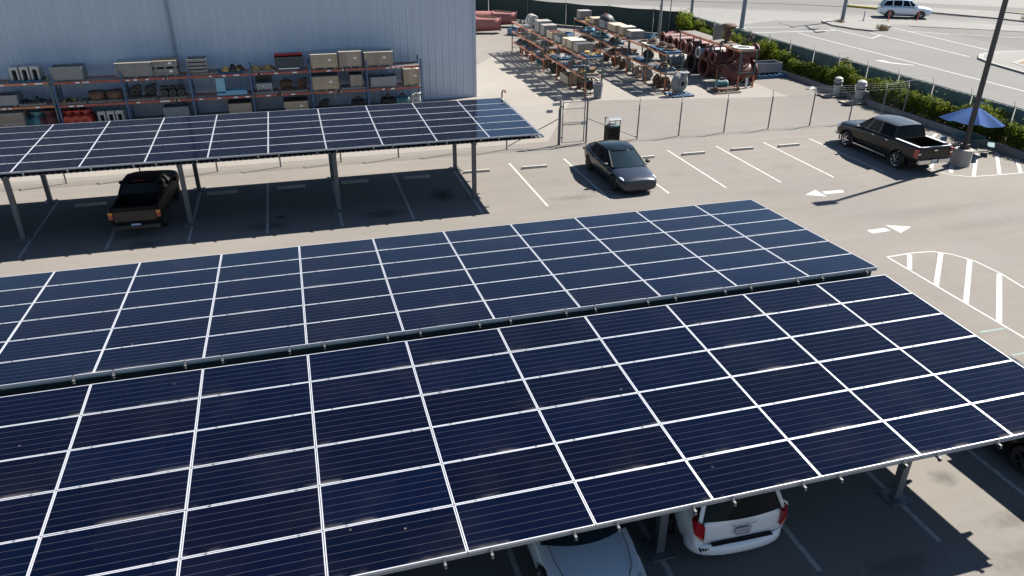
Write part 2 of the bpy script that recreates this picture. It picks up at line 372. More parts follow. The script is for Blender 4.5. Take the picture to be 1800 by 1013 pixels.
def raised(name, pts, z, mat, rim, rimmat=None):
    # a low raised island: top sheet with a kerb wall all round
    n = len(pts); mb = MB()
    mb.add([(x, y, -.02) for x, y in pts] + [(x, y, z) for x, y in pts], [(i, (i + 1) % n, n + (i + 1) % n, n + i) for i in range(n)] + [tuple(range(n, 2 * n))])
    o = mb.build(name, rimmat or M_kerb, kind="structure", smooth=0)
    cx = sum(p[0] for p in pts) / n; cy = sum(p[1] for p in pts) / n
    sheet(name + "_top", [(cx + (x - cx) * rim, cy + (y - cy) * rim) for x, y in pts], z + .005, mat)
raised("median_island", [(51.6, 66.8), (53.2, 64.1), (56.9, 59.3), (60.2, 54.0), (61.5, 50.5), (90, 34), (92, 38), (65.5, 58), (55, 66.5), (52.3, 68.0)], .14, M_band, .985)
raised("median_verge", [(64.5, 57.3), (66, 54), (90, 38), (91, 40), (70, 55)], .24, M_drygrass, .97)
raised("corner_island", [(39.3, 53.6), (39.9, 51.2), (40.9, 49.6), (42.6, 50.2), (43.1, 51.2), (44.7, 51.7), (45.2, 52.6), (42.8, 55.8), (41.8, 57.2), (40, 56.4)], .14, M_band, .93)
raised("road_island", [(38.0, 20), (38.0, 30), (38.6, 33.6), (39.4, 35.6), (40.9, 37.0), (44, 37.6), (52, 36), (60, 30), (60, 20)], .14, M_band, .95)
raised("dry_verge", [(39.4, 20), (39.4, 30), (40.2, 33.2), (42.5, 34.2), (48, 34.0), (56, 30), (56, 20)], .17, M_drygrass, .95)
_k = MB()
for a, b in zip([(51.3, 66.9), (53.0, 64.0)], [(53.0, 64.0), (54.5, 61.8)]): _k.bar((a[0], a[1], .10), (b[0], b[1], .10), .18, .2)
_k.build("yellow_kerb", M_yellow, kind="structure", smooth=0)

def stroke(name, pts, w, z, mat, kind="structure"):
    mb = MB()
    for i, (a, b) in enumerate(zip(pts, pts[1:])):
        a = Vector((*a, 0)); b = Vector((*b, 0)); d = (b - a).normalized(); nrm = Vector((-d.y, d.x, 0)) * w / 2
        e0 = d * (w * .35 if i else 0)
        zz = z + .0004 * (i % 2)
        mb.add([(*(a - e0 - nrm)[:2], zz), (*(b - nrm)[:2], zz), (*(b + nrm)[:2], zz), (*(a - e0 + nrm)[:2], zz)], [(0, 1, 2, 3)])
    return mb.build(name, mat, kind=kind, smooth=0)
# stall lines in front of the yard fence and under the back carport
for k in range(-9, 7):
    x = -4.10 + 2.743 * k
    y1 = 13.84 if k > 0 else 13.75
    stroke("parking_line", [(x, 19.55), (x, y1)], .10, .004, M_wornpaint)
for k in range(0, 9):
    x = -2.38 - 2.73 * k
    stroke("parking_line", [(x, 6.4), (x, -5.40)], .11, .004, M_wornpaint)
for x in (.36, 3.1, 5.8): stroke("parking_line", [(x, -.9), (x, -7)], .11, .004, M_wornpaint)
# striped end island beside the front carport
stroke("hatch_outline", [(5.86, -3), (5.93, 5.98), (7.1, 6.04), (7.84, 5.95), (8.35, 5.55), (8.67, 4.9), (8.74, 3.9), (8.58, 2.7), (8.4, 1.2), (8.4, -3)], .08, .004, M_paint)
for a, b in (((5.97, 4.95), (6.85, 5.95)), ((5.92, 3.7), (8.05, 5.78)), ((5.9, 2.45), (8.58, 5.02)), ((5.9, 1.2), (8.66, 3.85)), ((5.9, -.05), (8.4, 2.4)), ((5.9, -1.3), (8.4, 1.1))):
    stroke("hatch_stripe", [a, b], .165, .0052, M_paint)
stroke("hatch_outline", [(19.9, 12.05), (17.4, 12.18), (15.8, 12.28), (15.1, 12.75), (14.83, 13.4), (14.8, 19.4)], .08, .004, M_paint)
for a, b in (((18.5, 12.15), (20.1, 13.85)), ((17.42, 12.3), (20.05, 15.0)), ((15.95, 12.3), (18.9, 15.1)), ((15.3, 12.95), (18.4, 16.1)), ((14.85, 13.7), (18.6, 17.3)), ((14.85, 15.1), (19.7, 18.6)), ((19.4, 12.1), (20.2, 12.9))):
    stroke("hatch_stripe", [a, b], .165, .0052, M_paint)
def arrow(pts1, pts2):
    o = MB().add([(x, y, .004) for x, y in pts1], [tuple(range(len(pts1)))]).add([(x, y, .004) for x, y in pts2], [tuple(range(len(pts2)))])
    return o.build("direction_arrow", pmat("faded arrow paint", (.26, .255, .24), .85, col2=(.37, .36, .34), vs=5, thr=.42, soft=.18), kind="structure", smooth=0)
arrow([(6.94, 12.18), (7.73, 11.76), (7.76, 12.62)], [(7.83, 12.02), (8.8, 12.02), (8.88, 12.33), (7.92, 12.36)])
arrow([(8.79, 8.07), (7.92, 8.48), (7.94, 7.66)], [(6.87, 7.89), (7.72, 7.93), (7.72, 8.24), (6.87, 8.23)])
stroke("chalk_line", [(4.9, .9), (5.8, .89)], .09, .0045, M_greenpaint)
stroke("chalk_line", [(4.75, -.35), (5.8, -.36)], .09, .0045, M_greenpaint)
stroke("chalk_line", [(1.2, 19.95), (16, 19.95)], .10, .0045, pmat("faint chalk", (.148, .160, .138), .9, var=.08, vs=2))
stroke("chalk_line", [(-3.2, 21.0), (16, 21.25)], .10, .0045, pmat("faint chalk", (.148, .160, .138)))
# road markings
stroke("lane_line", [(33.2, -10), (33.25, 50.7)], .16, .010, M_paint)
stroke("lane_line", [(38.0, 52.3), (38.05, 46.3), (40.2, 47.7)], .16, .010, M_paint)
stroke("lane_line", [(40.25, 49.3), (39.6, 36.6)], .16, .010, M_paint)
stroke("lane_line", [(44.6, 51.2), (43.7, 38.6)], .16, .010, M_paint)
stroke("lane_line", [(44.5, 49.2), (46.5, 47.2), (50, 44.5), (56, 40.5)], .16, .010, M_paint)
stroke("stop_line", [(26.3, 51.8), (38.2, 51.2)], .22, .010, M_paint)
stroke("stop_line", [(25.8, 55.6), (37.4, 53.6)], .18, .012, M_paint)
stroke("lane_line", [(24, 74), (43, 63.6), (54, 54.5), (75, 41)], .16, .012, M_paint)
MB().add([(x, y, .010) for x, y in [(30.9, 37.2), (31.6, 37.1), (31.55, 36.2), (32.6, 34.8), (32.35, 34.75), (31.2, 36.0)]], [(0, 1, 2, 5), (2, 3, 4, 5)]).build("turn_arrow", M_paint, kind="structure", smooth=0)

# ------------------------------------------------------------------ warehouse
wh = thing("warehouse", "big pale blue grey metal warehouse with ribbed wall sheets", "building")
WY, WX, WH = 33.0, -2.47, 9.0
def ribsheet(w, h, ribs, d=.030):
    # a sheet of profiled steel: flat pans and trapezoid ribs, seen edge proud by d, facing -y
    pr = [(0, 0)]
    st = w / ribs
    for i in range(ribs):
        c = st * (i + .5); pr += [(c - .055, 0), (c - .03, -d), (c + .03, -d), (c + .055, 0)]
        if i < ribs - 1: pr += [(c + st * .5 - .02, 0), (c + st * .5, -.010), (c + st * .5 + .02, 0)]
    pr.append((w - .012, 0)); pr.append((w - .006, .012))
    mb = MB(); n = len(pr)
    mb.add([(x, y, 0) for x, y in pr] + [(x, y, h) for x, y in pr], [(i, i + 1, n + i + 1, n + i) for i in range(n - 1)])
    mb.add([(0, .02, 0), (w, .02, 0), (w, .02, h), (0, .02, h)], [(0, 1, 2, 3)])
    return mb.mesh("wall_panel", M_wall, 20)
ws = ribsheet(1.26, WH, 3)
for i in range(40):
    link(ws, "wall_panel", wh, loc=(WX - .12 - 1.26 * (i + 1), WY, 0))
ws2 = ribsheet(1.26, WH, 3)
for i in range(22): link(ws2, "wall_panel", wh, loc=(WX, WY + .15 + 1.26 * i, 0), rot=(0, 0, rad(90)))
_c = MB(); _c.box(-.14, .045, -.05, .0, 0, WH + .05); _c.box(.0, .045, .0, .18, 0, WH + .05)
_c.build("corner_trim", M_trim, wh, loc=(WX, WY, 0), smooth=0)
MB().box(-52.6 - WX - .3, 0, -.08, .10, WH, WH + .22).build("eave_trim", M_trim, wh, loc=(WX, WY, 0), smooth=0)
MB().add([(WX, WY, WH + .2), (-52.7, WY, WH + .2), (-52.7, WY + 28, WH + 1.6), (WX, WY + 28, WH + 1.6), (WX, WY, WH), (-52.7, WY, WH), (-52.7, WY + 28, WH), (WX, WY + 28, WH)],
         [(0, 3, 2, 1), (4, 5, 6, 7), (0, 4, 7, 3), (1, 2, 6, 5), (2, 3, 7, 6), (0, 1, 5, 4)]).build("roof", M_trim, wh, smooth=0)
MB().box(-52.7, WX - .2, WY + .1, WY + 27.9, 0, WH - .01).build("inner_wall", M_binin, wh, smooth=0)
_d = MB(); _d.box(-.06, .06, -.14, -.04, 0, WH); 
for z in (1.5, 4.5, 7.5): _d.box(-.09, .09, -.05, -.03, z, z + .06)
_d.build("downspout", M_pipe, wh, loc=(-19.55, WY, 0), smooth=0)

# ------------------------------------------------------------------ solar carports
PX, PY = 2.069, .9942
def panel_mesh(PX, PY):
    L, w = PX - .012, PY - .012
    return MB().box(-L / 2 + .012, L / 2 - .012, -w / 2 + .012, w / 2 - .012, -.006, .0).mesh("solar_panel", M_panel, 0)
def frame_mesh(PX, PY):
    L, w, t = PX - .012, PY - .012, .017
    mb = MB()
    mb.box(-L / 2, L / 2, -w / 2, -w / 2 + t, -.048, .004); mb.box(-L / 2, L / 2, w / 2 - t, w / 2, -.036, .004)
    mb.box(-L / 2, -L / 2 + t, -w / 2 + t, w / 2 - t, -.036, .004); mb.box(L / 2 - t, L / 2, -w / 2 + t, w / 2 - t, -.036, .004)
    return mb.mesh("frame", M_alu, 0)
def corr(x0, x1, y0, y1, zf, m):
    # corrugated deck, waves along x; zf(y) gives the height
    mb = MB(); per, amp = .19, .028; n = int((x1 - x0) / per * 8)
    xs = [x0 + (x1 - x0) * i / n for i in range(n + 1)]; vs = []; fs = []
    for y in (y0, (y0 + y1) / 2, y1):
        vs += [(x, y, zf(y) + amp * math.sin(2 * math.pi * x / per)) for x in xs]
    for a in range(2):
        for i in range(n): fs.append((a * (n + 1) + i, a * (n + 1) + i + 1, (a + 1) * (n + 1) + i + 1, (a + 1) * (n + 1) + i))
    return mb.add(vs, fs)
def carport(label, x0, blocks, ncol, posts, post_ys, deck_ext, postw=.16, gap_shade=False, PX=2.069, PY=.9942, trim=.092):
    PM, FM = panel_mesh(PX, PY), frame_mesh(PX, PY)
    t = thing("solar_carport", label, "carport", group=None)
    clamps = MB()
    for (y0, z0, tilt, dk0, dk1) in blocks:      # y0 = near edge, z0 = height there, tilt = rise per row angle
        ct, st = math.cos(tilt), math.sin(tilt)
        for c in range(ncol):
            for r in range(6):
                q = (r + .5) * PY
                x = x0 - (c + .5) * PX
                p = link(PM, "solar_panel", t, loc=(x, y0 + q * ct, z0 + q * st + random.uniform(-.003, .003)), rot=(tilt + random.uniform(-.004, .004), random.uniform(-.0025, .0025), 0))
                link(FM, "frame", p)
                if r < 5:
                    for sx in (-.325, .325):
                        yy = (r + 1) * PY
                        clamps.box(x + sx * PX - .02, x + sx * PX + .02, y0 + yy * ct - .014, y0 + yy * ct + .014, z0 + yy * st - .02, z0 + yy * st + .009)
            for sx in (-.325, .325):                # rails under the panels, ends hooked past the near edge
                x = x0 - (c + .5) * PX + sx * PX
                mb = MB(); a = Vector((x, y0 - .10, z0 - .10 * st / ct * 1 - .085)); b = Vector((x, y0 + 6 * PY * ct + .05, z0 + 6 * PY * st - .075))
                mb.bar(a, b, .038, .05); mb.bar(a + Vector((0, .01, -.045)), a + Vector((0, .04, .0)), .038, .05); mb.bar(a + Vector((0, .06, .03)), a + Vector((0, .105, .093)), .03, .012)
                mb.build("support_rail", pmat("dull rail steel", (.11, .115, .12), .6, .2), t, smooth=0)
        MB().box(x0 - ncol * PX, x0 - .01, y0 + .004, y0 + .03, z0 - trim, z0 - .049).build("edge_trim", pmat("pale grey edge trim", (.24, .26, .27), .55), t, smooth=0)
        zf = lambda y: z0 + (y - y0) / ct * st - .155
        corr(x0 - ncol * PX, x0 + deck_ext, y0 - dk0, y0 + 6 * PY * ct + dk1, zf, 0).build("corrugated_deck", M_deck, t)
        for q in (.7, 2.3, 3.9, 5.4):
            MB().box(x0 - ncol * PX, x0 + deck_ext - .02, y0 + q * ct - .04, y0 + q * ct + .04, zf(y0 + q * ct) - .23, zf(y0 + q * ct) - .032).build("purlin", M_post, t, smooth=0)
    if gap_shade: MB().box(x0 - ncol * PX, x0 - .05, .25, .80, 2.44, 2.48).box(x0 - ncol * PX, x0 - .05, .80, .83, 2.3, 2.63).build("ridge_gap_shade", pmat("dark green gap shade", (.035, .055, .055), .7, spec=.2), t, smooth=0)  # dark strips painted as the shade in the gap between the two blocks
    clamps.build("panel_clamps", M_post, t, kind="stuff", smooth=0)
    zall = min(b[1] for b in blocks) - .42
    ylo = min(b[0] for b in blocks) + 1.05; yhi = max(b[0] for b in blocks) + 5.6
    for x in posts:
        MB().box(x - .09, x + .09, ylo, yhi, zall - .18, zall + .10).build("beam", M_post, t, smooth=0)
        for y in post_ys:
            po = MB().box(x - postw / 2, x + postw / 2, y - postw / 2, y + postw / 2, .02, zall - .182).build("post", M_post, t, smooth=0)
            bp = MB().box(x - .24, x + .24, y - .24, y + .24, .0, .03)
            for sx in (-.18, .18):
                for sy in (-.18, .18): bp.cyl((x + sx, y + sy, .03), (x + sx, y + sy, .07), .02, n=6)
            bp.build("base_plate", M_post, po, smooth=0)
    return t
# front carport: two blocks of six rows meeting at a ridge; back carport: one block; a third one to the right
carport("largest solar carport, in the foreground, twelve rows of dark blue panels in two halves", .405,
        [(.402 - 6 * .98 * .9994, 2.705 - 6 * .98 * .0354, .0354, -.1, -.03), (.682, 2.777, -.05, -.30, 0.)], 13,
        [-2.36, -7.81, -13.26, -18.7, -24.1], [-4.12, .72, 5.6], .02, gap_shade=True, PX=2.0394, PY=.98)
_back = carport("smaller solar carport in front of the warehouse with six rows of dark panels", -4.31,
        [(14.32, 2.872, .010, .015, .05)], 13, [-6.75, -12.3, -17.87, -23.55, -29.1], [15.5, 19.35], .24, trim=.06)
MB().tube([(-4.25, 20.3, 2.9), (-4.25, 20.3, 3.15), (-4.2, 20.32, 3.25), (-4.1, 20.34, 3.25), (-4.06, 20.36, 3.12)], .035, 7).build("conduit_elbow", M_pink, _back)
carport("solar carport beside the front one with a dark sedan under it", 8.22,
        [(-8.70, 2.40, .0354, -.1, .3)], 3, [3.1, 8.4], [-7.1, -3.6], .12)

# ------------------------------------------------------------------ wheel stops
ws_m = MB().loft([[(-.6, -.085, 0), (-.6, .085, 0), (-.6, .05, .11), (-.6, -.05, .11)], [(.6, -.085, 0), (.6, .085, 0), (.6, .05, .11), (.6, -.05, .11)]]).mesh("wheel_stop", M_concp, 0)
stops = [(-3.15, "grey concrete wheel stop in the empty stall just left of the dark sedan"), (2.35, "grey concrete wheel stop just to the right of the dark sedan"), (5.07, "second concrete wheel stop to the right of the dark sedan"),
         (7.82, "concrete wheel stop midway between the sedan and the crew cab pickup"), (10.48, "concrete wheel stop in the empty stall beside the crew cab pickup"), (-5.9, "concrete wheel stop half sunlit behind the end post of the back carport"),
         (-8.65, "shaded concrete wheel stop in the first full stall under the back carport"), (-11.4, "shaded concrete wheel stop in the second stall under the back carport"), (-14.1, "shaded concrete wheel stop in the third stall under the back carport"), (-21.9, "shaded concrete wheel stop left of the old pickup"), (-16.9, "shaded concrete wheel stop just right of the old pickup"), (13.3, "concrete wheel stop in front of the crew cab pickup")]
for x, lb in stops:
    tag(link(ws_m, "wheel_stop", loc=(x, 18.6 + random.uniform(-.05, .05), .0), rot=(0, 0, random.uniform(-.02, .02))), lb, "wheel stop", "concrete wheel stops along the stalls")

# ------------------------------------------------------------------ fences
def chainlink(x0, x1, h, pitch=.11, r=.0011):
    mb = MB(); L = x1 - x0
    def wire(a, b):
        mb.cyl(a, b, r, n=3, caps=False)
    k = -h
    while k < L:
        for sgn in (1, -1):
            a = max(0, k); b = min(L, k + h)
            if b - a < .02: continue
            za, zb = a - k, b - k
            if sgn < 0: za, zb = h - za, h - zb
            wire((x0 + a, .004 * sgn, za + .04), (x0 + b, .004 * sgn, zb + .04))
        k += pitch
    return mb
def arm_post(mb, h=1.78, arm=(0, .30, .28), r=.036, m=0):
    mb.cyl((0, 0, 0), (0, 0, h), r, n=8, m=m); mb.cyl((0, 0, h), arm and (arm[0], arm[1], h + arm[2]), r * .7, n=6, m=m); return mb
def fence_run(label, posts, y, arm=(.16, .28, .27)):
    t = thing("chain_link_fence", label, "fence", (0, y, 0))
    for x in posts: arm_post(MB(), 1.78, arm).build("fence_post", M_fence, t, loc=(x, 0, 0))
    for a, b in zip(posts, posts[1:]):
        chainlink(a, b, 1.70).build("wire_mesh", M_fence, t, kind="stuff")
        w = MB()
        for f in (.35, .68, 1.0): w.cyl((a + arm[0] * f, arm[1] * f, 1.78 + arm[2] * f), (b + arm[0] * f, arm[1] * f, 1.78 + arm[2] * f - .01), .0035, n=4)
        w.cyl((a, 0, 1.76), (b, 0, 1.76), .004, n=4); w.cyl((a, 0, .05), (b, 0, .05), .004, n=4)
        w.build("barbed_wire", M_fence, t, kind="stuff")
    return t
t = fence_run("bare chain link fence from the gate past the sedan to the crew cab pickup", [.62, 3.47, 5.87, 8.57, 11.29, 13.93, 16.5, 18.6, 20.1], 21.72)
MB().cyl((.66, 0, 1.28), (3.42, 0, .12), .024, n=8).build("brace_rail", M_fence, t)
MB().cyl((20.1, 0, .08), (22.5, -.2, 1.33), .026, n=8).build("brace_rail", M_fence, t)
_w = MB()
for z in (1.62, 1.75, 1.9, 2.02): _w.cyl((18.6, 0, z), (22.2, .9, z + .05), .006, n=4)
_w.build("barbed_wire", M_fence, t, kind="stuff")
t = fence_run("bare chain link fence behind the back carport stalls up to the gate", [-37.2, -34.4, -31.7, -28.9, -26.2, -23.46, -20.45, -17.26, -14.49, -11.74, -9.02, -6.3, -3.61, -.9], 21.7)
MB().cyl((-3.55, 0, .15), (-.95, 0, 1.35), .024, n=8).build("brace_rail", M_fence, t)
g = thing("yard_gate", "narrow galvanised swing gate beside the dark sedan", "gate", (-.82, 21.74, 0))
for x in (0, 1.44):
    p = MB().cyl((x, 0, 0), (x, 0, 2.25), .045, n=10); p.lathe([(.0, 2.33), (.03, 2.31), (.05, 2.25)], 8, M=T(x, 0, 0)); p.build("gate_post", M_fence, g)
lf = MB(); lf.cyl((.13, 0, .1), (.13, 0, 2.2), .028, n=8); lf.cyl((1.30, 0, .1), (1.30, 0, 2.2), .028, n=8)
for z in (.12, 1.12, 1.02, 1.82, 2.15): lf.cyl((.13, 0, z), (1.30, 0, z), .022, n=8)
lf.build("gate_leaf", M_fence, g)
chainlink(.16, 1.27, 1.65).build("wire_mesh", M_fence, g, kind="stuff")
MB().box(1.14, 1.4, -.06, .06, .98, 1.14).build("latch", M_galv, g, smooth=0)
hg = MB()
for z in (.35, 1.9): hg.box(-.02, .17, -.05, .05, z, z + .08)
hg.build("hinge", M_galv, g, smooth=0)
MB().box(-.42, -.02, -.03, .02, 2.02, 2.16).box(-.74, -.42, -.03, .02, 1.68, 1.84).build("sign_plate", M_galv, g, smooth=0)

gf = thing("windscreen_fence", "tall fence covered in dark green windscreen cloth behind the pipe yard", "fence")
FP = [(-6.5, 71.0), (-2.5, 70.2), (1.5, 69.4), (5.3, 68.2), (8.9, 65.2), (12.0, 61.4), (15.2, 57.9), (18.4, 54.7), (21.3, 52.0)]
FP = [(-8.0, 84.5), (-3.8, 80.3), (.2, 76.2), (3.9, 72.0), (7.4, 68.2), (10.4, 63.8), (13.2, 60.1), (16.4, 57.0), (19.6, 53.8), (21.4, 51.9)]
for (a, b) in zip(FP, FP[1:]):
    n = 8; mb = MB(); vs = []
    for i in range(n + 1):
        f = i / n; bx = .05 * math.sin(f * math.pi * 2 + a[0]); zt = 2.12 - .07 * math.sin(f * math.pi)
        x = a[0] + (b[0] - a[0]) * f; y = a[1] + (b[1] - a[1]) * f
        vs += [(x + bx, y + bx, .04), (x + bx * 1.6, y + bx * 1.6, 1.1), (x, y, zt)]
    fs = []
    for i in range(n):
        for j in (0, 1): fs.append((i * 3 + j, i * 3 + 3 + j, i * 3 + 4 + j, i * 3 + 1 + j))
    mb.add(vs, fs).build("windscreen_cloth", M_screen, gf)
for (x, y) in FP: arm_post(MB(), 2.2, (.0, .25, .25), .035).build("fence_post", M_fence, gf, loc=(x - .06, y - .06, 0))

sf = thing("slatted_fence", "green slatted privacy fence along the road behind the shrubs", "fence", (21.72, 0, 0))
FY = [51.9 - 2.75 * i for i in range(26)]
for a, b in zip(FY, FY[1:]):
    mb = MB(); y = a - .06
    while y > b + .05:
        mb.box(-.012, .012, y - .062, y, .08, 1.86 + random.uniform(-.012, .012)); y -= .076
    mb.build("privacy_slats", M_slat, sf, kind="stuff", smooth=0)
    MB().cyl((.02, a, 1.9), (.02, b, 1.9), .022, n=6).build("top_rail", M_slat, sf)
for y in FY: arm_post(MB(), 1.92, (.12, .22, .26), .022).build("fence_post", M_post, sf, loc=(-.05, y, 0))
sg = thing("fence_sign", "small white notice with grey print on the slatted fence by the blue umbrella", "sign", (21.64, 18.0, 1.2))
MB().box(-.012, .0, -.42, .42, 0, .5).build("sign_board", M_white, sg, smooth=0)
_p = MB()
for i, (z, w) in enumerate(((.40, .30), (.31, .34), (.22, .26), (.13, .32), (.06, .2))): _p.box(-.016, -.012, -w, w * .9, z, z + .035)
_p.build("print_lines", M_bin, sg, smooth=0)

# ------------------------------------------------------------------ shrubs
def leafmesh(n, h, w, mat, seed, size=.075, top=.5):
    rg = random.Random(seed); mb = MB(); lobes = [(rg.uniform(-.35, .35) * w, rg.uniform(-.45, .45) * w * 1.3, h * rg.uniform(.45, .86), rg.uniform(.22, .40) * w) for _ in range(9)] + [(0, 0, h * .35, .42 * w), (0, .3 * w, h * .3, .4 * w), (0, -.3 * w, h * .3, .4 * w)]
    for i in range(n):
        lx, ly, lz, lr = rg.choice(lobes)
        while True:
            d = Vector((rg.gauss(0, 1), rg.gauss(0, 1), rg.gauss(0, 1)))
            if d.length > .1: break
        d.normalize(); p = Vector((lx, ly, lz)) + d * lr * rg.uniform(.55, 1.15)
        if p.z < .04: p.z = rg.uniform(.04, .25)
        if rg.random() < .06: p.z += rg.uniform(.05, .3)
        nrm = (d + Vector((rg.gauss(0, .6), rg.gauss(0, .6), rg.gauss(.4, .6)))).normalized()
        a = nrm.cross(Vector((rg.gauss(0, 1), rg.gauss(0, 1), rg.gauss(0, 1)))).normalized(); b = nrm.cross(a)
        s = size * rg.uniform(.6, 1.3)
        mb.add([tuple(p - a * s), tuple(p + b * s * .45), tuple(p + a * s), tuple(p - b * s * .45)], [(0, 1, 2, 3)])
    return mb.mesh("foliage", mat, 0)
LV = [leafmesh(3000, 1.25, 1.15, M_leaf, i) for i in range(5)]
def stems(h, seed, n=7, sp=.3):
    rg = random.Random(seed); mb = MB()
    for i in range(n):
        a = rg.uniform(0, 6.28); e = (math.cos(a) * sp * rg.uniform(.3, 1), math.sin(a) * sp * rg.uniform(.3, 1), h * rg.uniform(.6, 1)); mb.cyl((0, 0, 0), e, .02, .006, n=5)
    return mb.mesh("stem", M_stem)
ST = [stems(1.1, i) for i in range(3)]
yy = 47.6; idx = 0; sh = []
while yy > 11.5:
    sh.append((21.15 + random.uniform(-.12, .12), yy, random.uniform(.82, 1.18))); yy -= random.uniform(1.0, 1.5)
ords = ["first", "second", "third", "fourth", "fifth", "sixth", "seventh", "eighth", "ninth", "tenth", "eleventh", "twelfth", "thirteenth", "fourteenth", "fifteenth", "sixteenth", "seventeenth", "eighteenth", "nineteenth", "twentieth", "twenty-first", "twenty-second", "twenty-third", "twenty-fourth", "twenty-fifth", "twenty-sixth", "twenty-seventh", "twenty-eighth", "twenty-ninth", "thirtieth", "thirty-first", "thirty-second", "thirty-third", "thirty-fourth"]
for i, (x, y, k) in enumerate(sh):
    t = thing("green_shrub", "leafy green shrub, %s from the far end of the planter strip" % ords[i], "shrub", (x, y, .05), random.uniform(0, .5), "green shrubs along the slatted fence")
    o = link(LV[i % 5], "foliage", t); o.scale = (k * random.uniform(.9, 1.1), k * random.uniform(.9, 1.15), k * random.uniform(.92, 1.2))
    link(ST[i % 3], "stem", t)
t = thing("green_shrub", "bushy green shrub standing alone in the far fence corner", "shrub", (21.0, 50.2, 0), 0)
link(LV[2], "foliage", t).scale = (1.35, 1.35, 1.75); link(ST[0], "stem", t)
DR = leafmesh(700, 1.9, .9, M_leafdry, 33, .06)
for (x, y, lb) in ((21.25, 28.6, "tall sparse brownish shrub behind the two vertical motors"), (21.1, 39.8, "tall sparse olive shrub behind the pipe rack")):
    t = thing("sparse_shrub", lb, "shrub", (x, y, .05)); link(DR, "foliage", t).scale = (.8, .8, 1.15); link(stems(2.1, 5, 10, .45), "stem", t)
def weed(label, x, y, z, n=260, r=.5, h=.45):
    rg = random.Random(int(x * 10)); mb = MB()
    for i in range(n):
        a = rg.uniform(0, 6.28); q = rg.uniform(0, r); b = Vector((math.cos(a) * q, math.sin(a) * q, 0)); e = b + Vector((rg.gauss(0, .12), rg.gauss(0, .12), h * rg.uniform(.4, 1)))
        mb.cyl(b, e, .012, .003, n=3, caps=False)
    tag(mb.build("dry_weed", M_straw, loc=(x, y, z)), label, "weed")
weed("clump of straw coloured dead weeds in the gap of the corner island", 42.4, 50.2, .0, 420, .6, .6)
weed("low dead weeds at the foot of the traffic signal pole", 41.2, 55.0, .14, 200, .5, .35)
weed("dry brown weed beside the blue and white scrap on the far median kerb", 62.0, 51.8, .2, 200, .6, .5)

# ------------------------------------------------------------------ poles
t = thing("lamp_post", "dark square lamp post on a round concrete footing beside the picnic table", "lamp post", (16.67, 13.86, 0))
MB().lathe([(0, 0), (.42, 0), (.40, .76), (.36, .80), (0, .80)], 24).build("footing", M_concp, t)
_b = MB().box(-.2, .2, -.2, .2, .80, .84).box(-.15, .15, -.15, .15, .84, 1.02); _b.build("base_cover", M_pole, t, smooth=0)
MB().loft([[(-.085, -.085, 1.0), (.085, -.085, 1.0), (.085, .085, 1.0), (-.085, .085, 1.0)], [(-.085 - .16, -.07, 9.8), (.07 - .16, -.07, 9.8), (.07 - .16, .07, 9.8), (-.085 - .16, .07, 9.8)]]).build("pole", M_pole, t, smooth=0)
MB().box(-.9, .05, -.2, .2, 9.7, 9.86).build("lamp_head", M_pole, t, smooth=0)

def sigpole(name, label, cat, x, y, h, r, mat, arms=(), group=None):
    t = thing(name, label, cat, (x, y, 0), 0, group)
    MB().cyl((0, 0, 0), (0, 0, h), r, r * .75, n=12).build("pole", mat, t)
    MB().cyl((0, 0, 0), (0, 0, .12), r * 1.6, n=12).build("base", M_concp, t)
    return t
t = sigpole("traffic_signal_pole", "grey traffic signal pole at the corner island of the road", "signal pole", 42.46, 56.28, 8.3, .20, M_bluepole)
MB().cyl((0, 0, 6.1), (-1.3, -4.2, 6.5), .10, .06, n=8).build("mast_arm", M_bluepole, t)
MB().cyl((0, 0, 8.0), (.8, 3.0, 8.6), .06, .04, n=8).build("lamp_arm", M_bluepole, t)
for k in (.55, .95):
    sgx = MB().box(-.18, .18, -.16, .16, -.55, .55); sgx.build("signal_head", M_black, t, loc=(-1.3 * k, -4.2 * k, 6.0), smooth=0)
MB().box(-.55, .55, -.03, .03, -.2, .2).build("street_sign", M_pipe, t, loc=(-.7, -1.9, 6.6), smooth=0)
sigpole("street_pole", "slim grey blue pole standing on the road just past the slatted fence", "pole", 29.1, 53.86, 8.5, .22, M_bluepole)
sigpole("street_pole", "slim blue grey pole beyond the fence corner, left of the other road pole", "pole", 26.0, 58.4, 8.5, .16, M_bluepole)
t = sigpole("yard_light_pole", "pale pole with a bracket standing inside the windscreen fence", "pole", 18.95, 51.1, 3.6, .14, M_cast)
MB().cyl((0, 0, 3.6), (.02, 0, 9.5), .105, .09, n=10).build("upper_pole", M_pole, t)
MB().box(-.2, .2, -.16, .16, 3.35, 3.75).build("bracket", M_cast, t, smooth=0)
_s = MB()
for z in (1.2, 1.7, 2.2, 2.7): _s.box(-.24, -.12, -.03, .03, z, z + .05)
_s.build("step_peg", M_dark, t, smooth=0)
for x, y, m, lb in ((44.95, 56.1, M_bluepole, "thin grey delineator post nearest the signal pole"), (47.6, 55.55, M_safety, "middle orange red delineator post in front of the white vehicle"), (50.95, 55.2, M_safety, "leaning orange delineator post by the front wheel of the white vehicle")):
    o = MB().lathe([(0, .0), (.14, 0), (.12, .05), (.05, .06), (.045, 1.0), (.0, 1.02)], 10).build("delineator_post", m, loc=(x, y, .01)); tag(o, lb, "post", "delineator posts at the road corner")
    if x > 50: o.rotation_euler = (0, .12, 0)
dp = sigpole("fence_light_pole", "thin galvanised pole rising from the windscreen fence corner", "pole", 20.6, 52.5, 5, .05, M_fence)

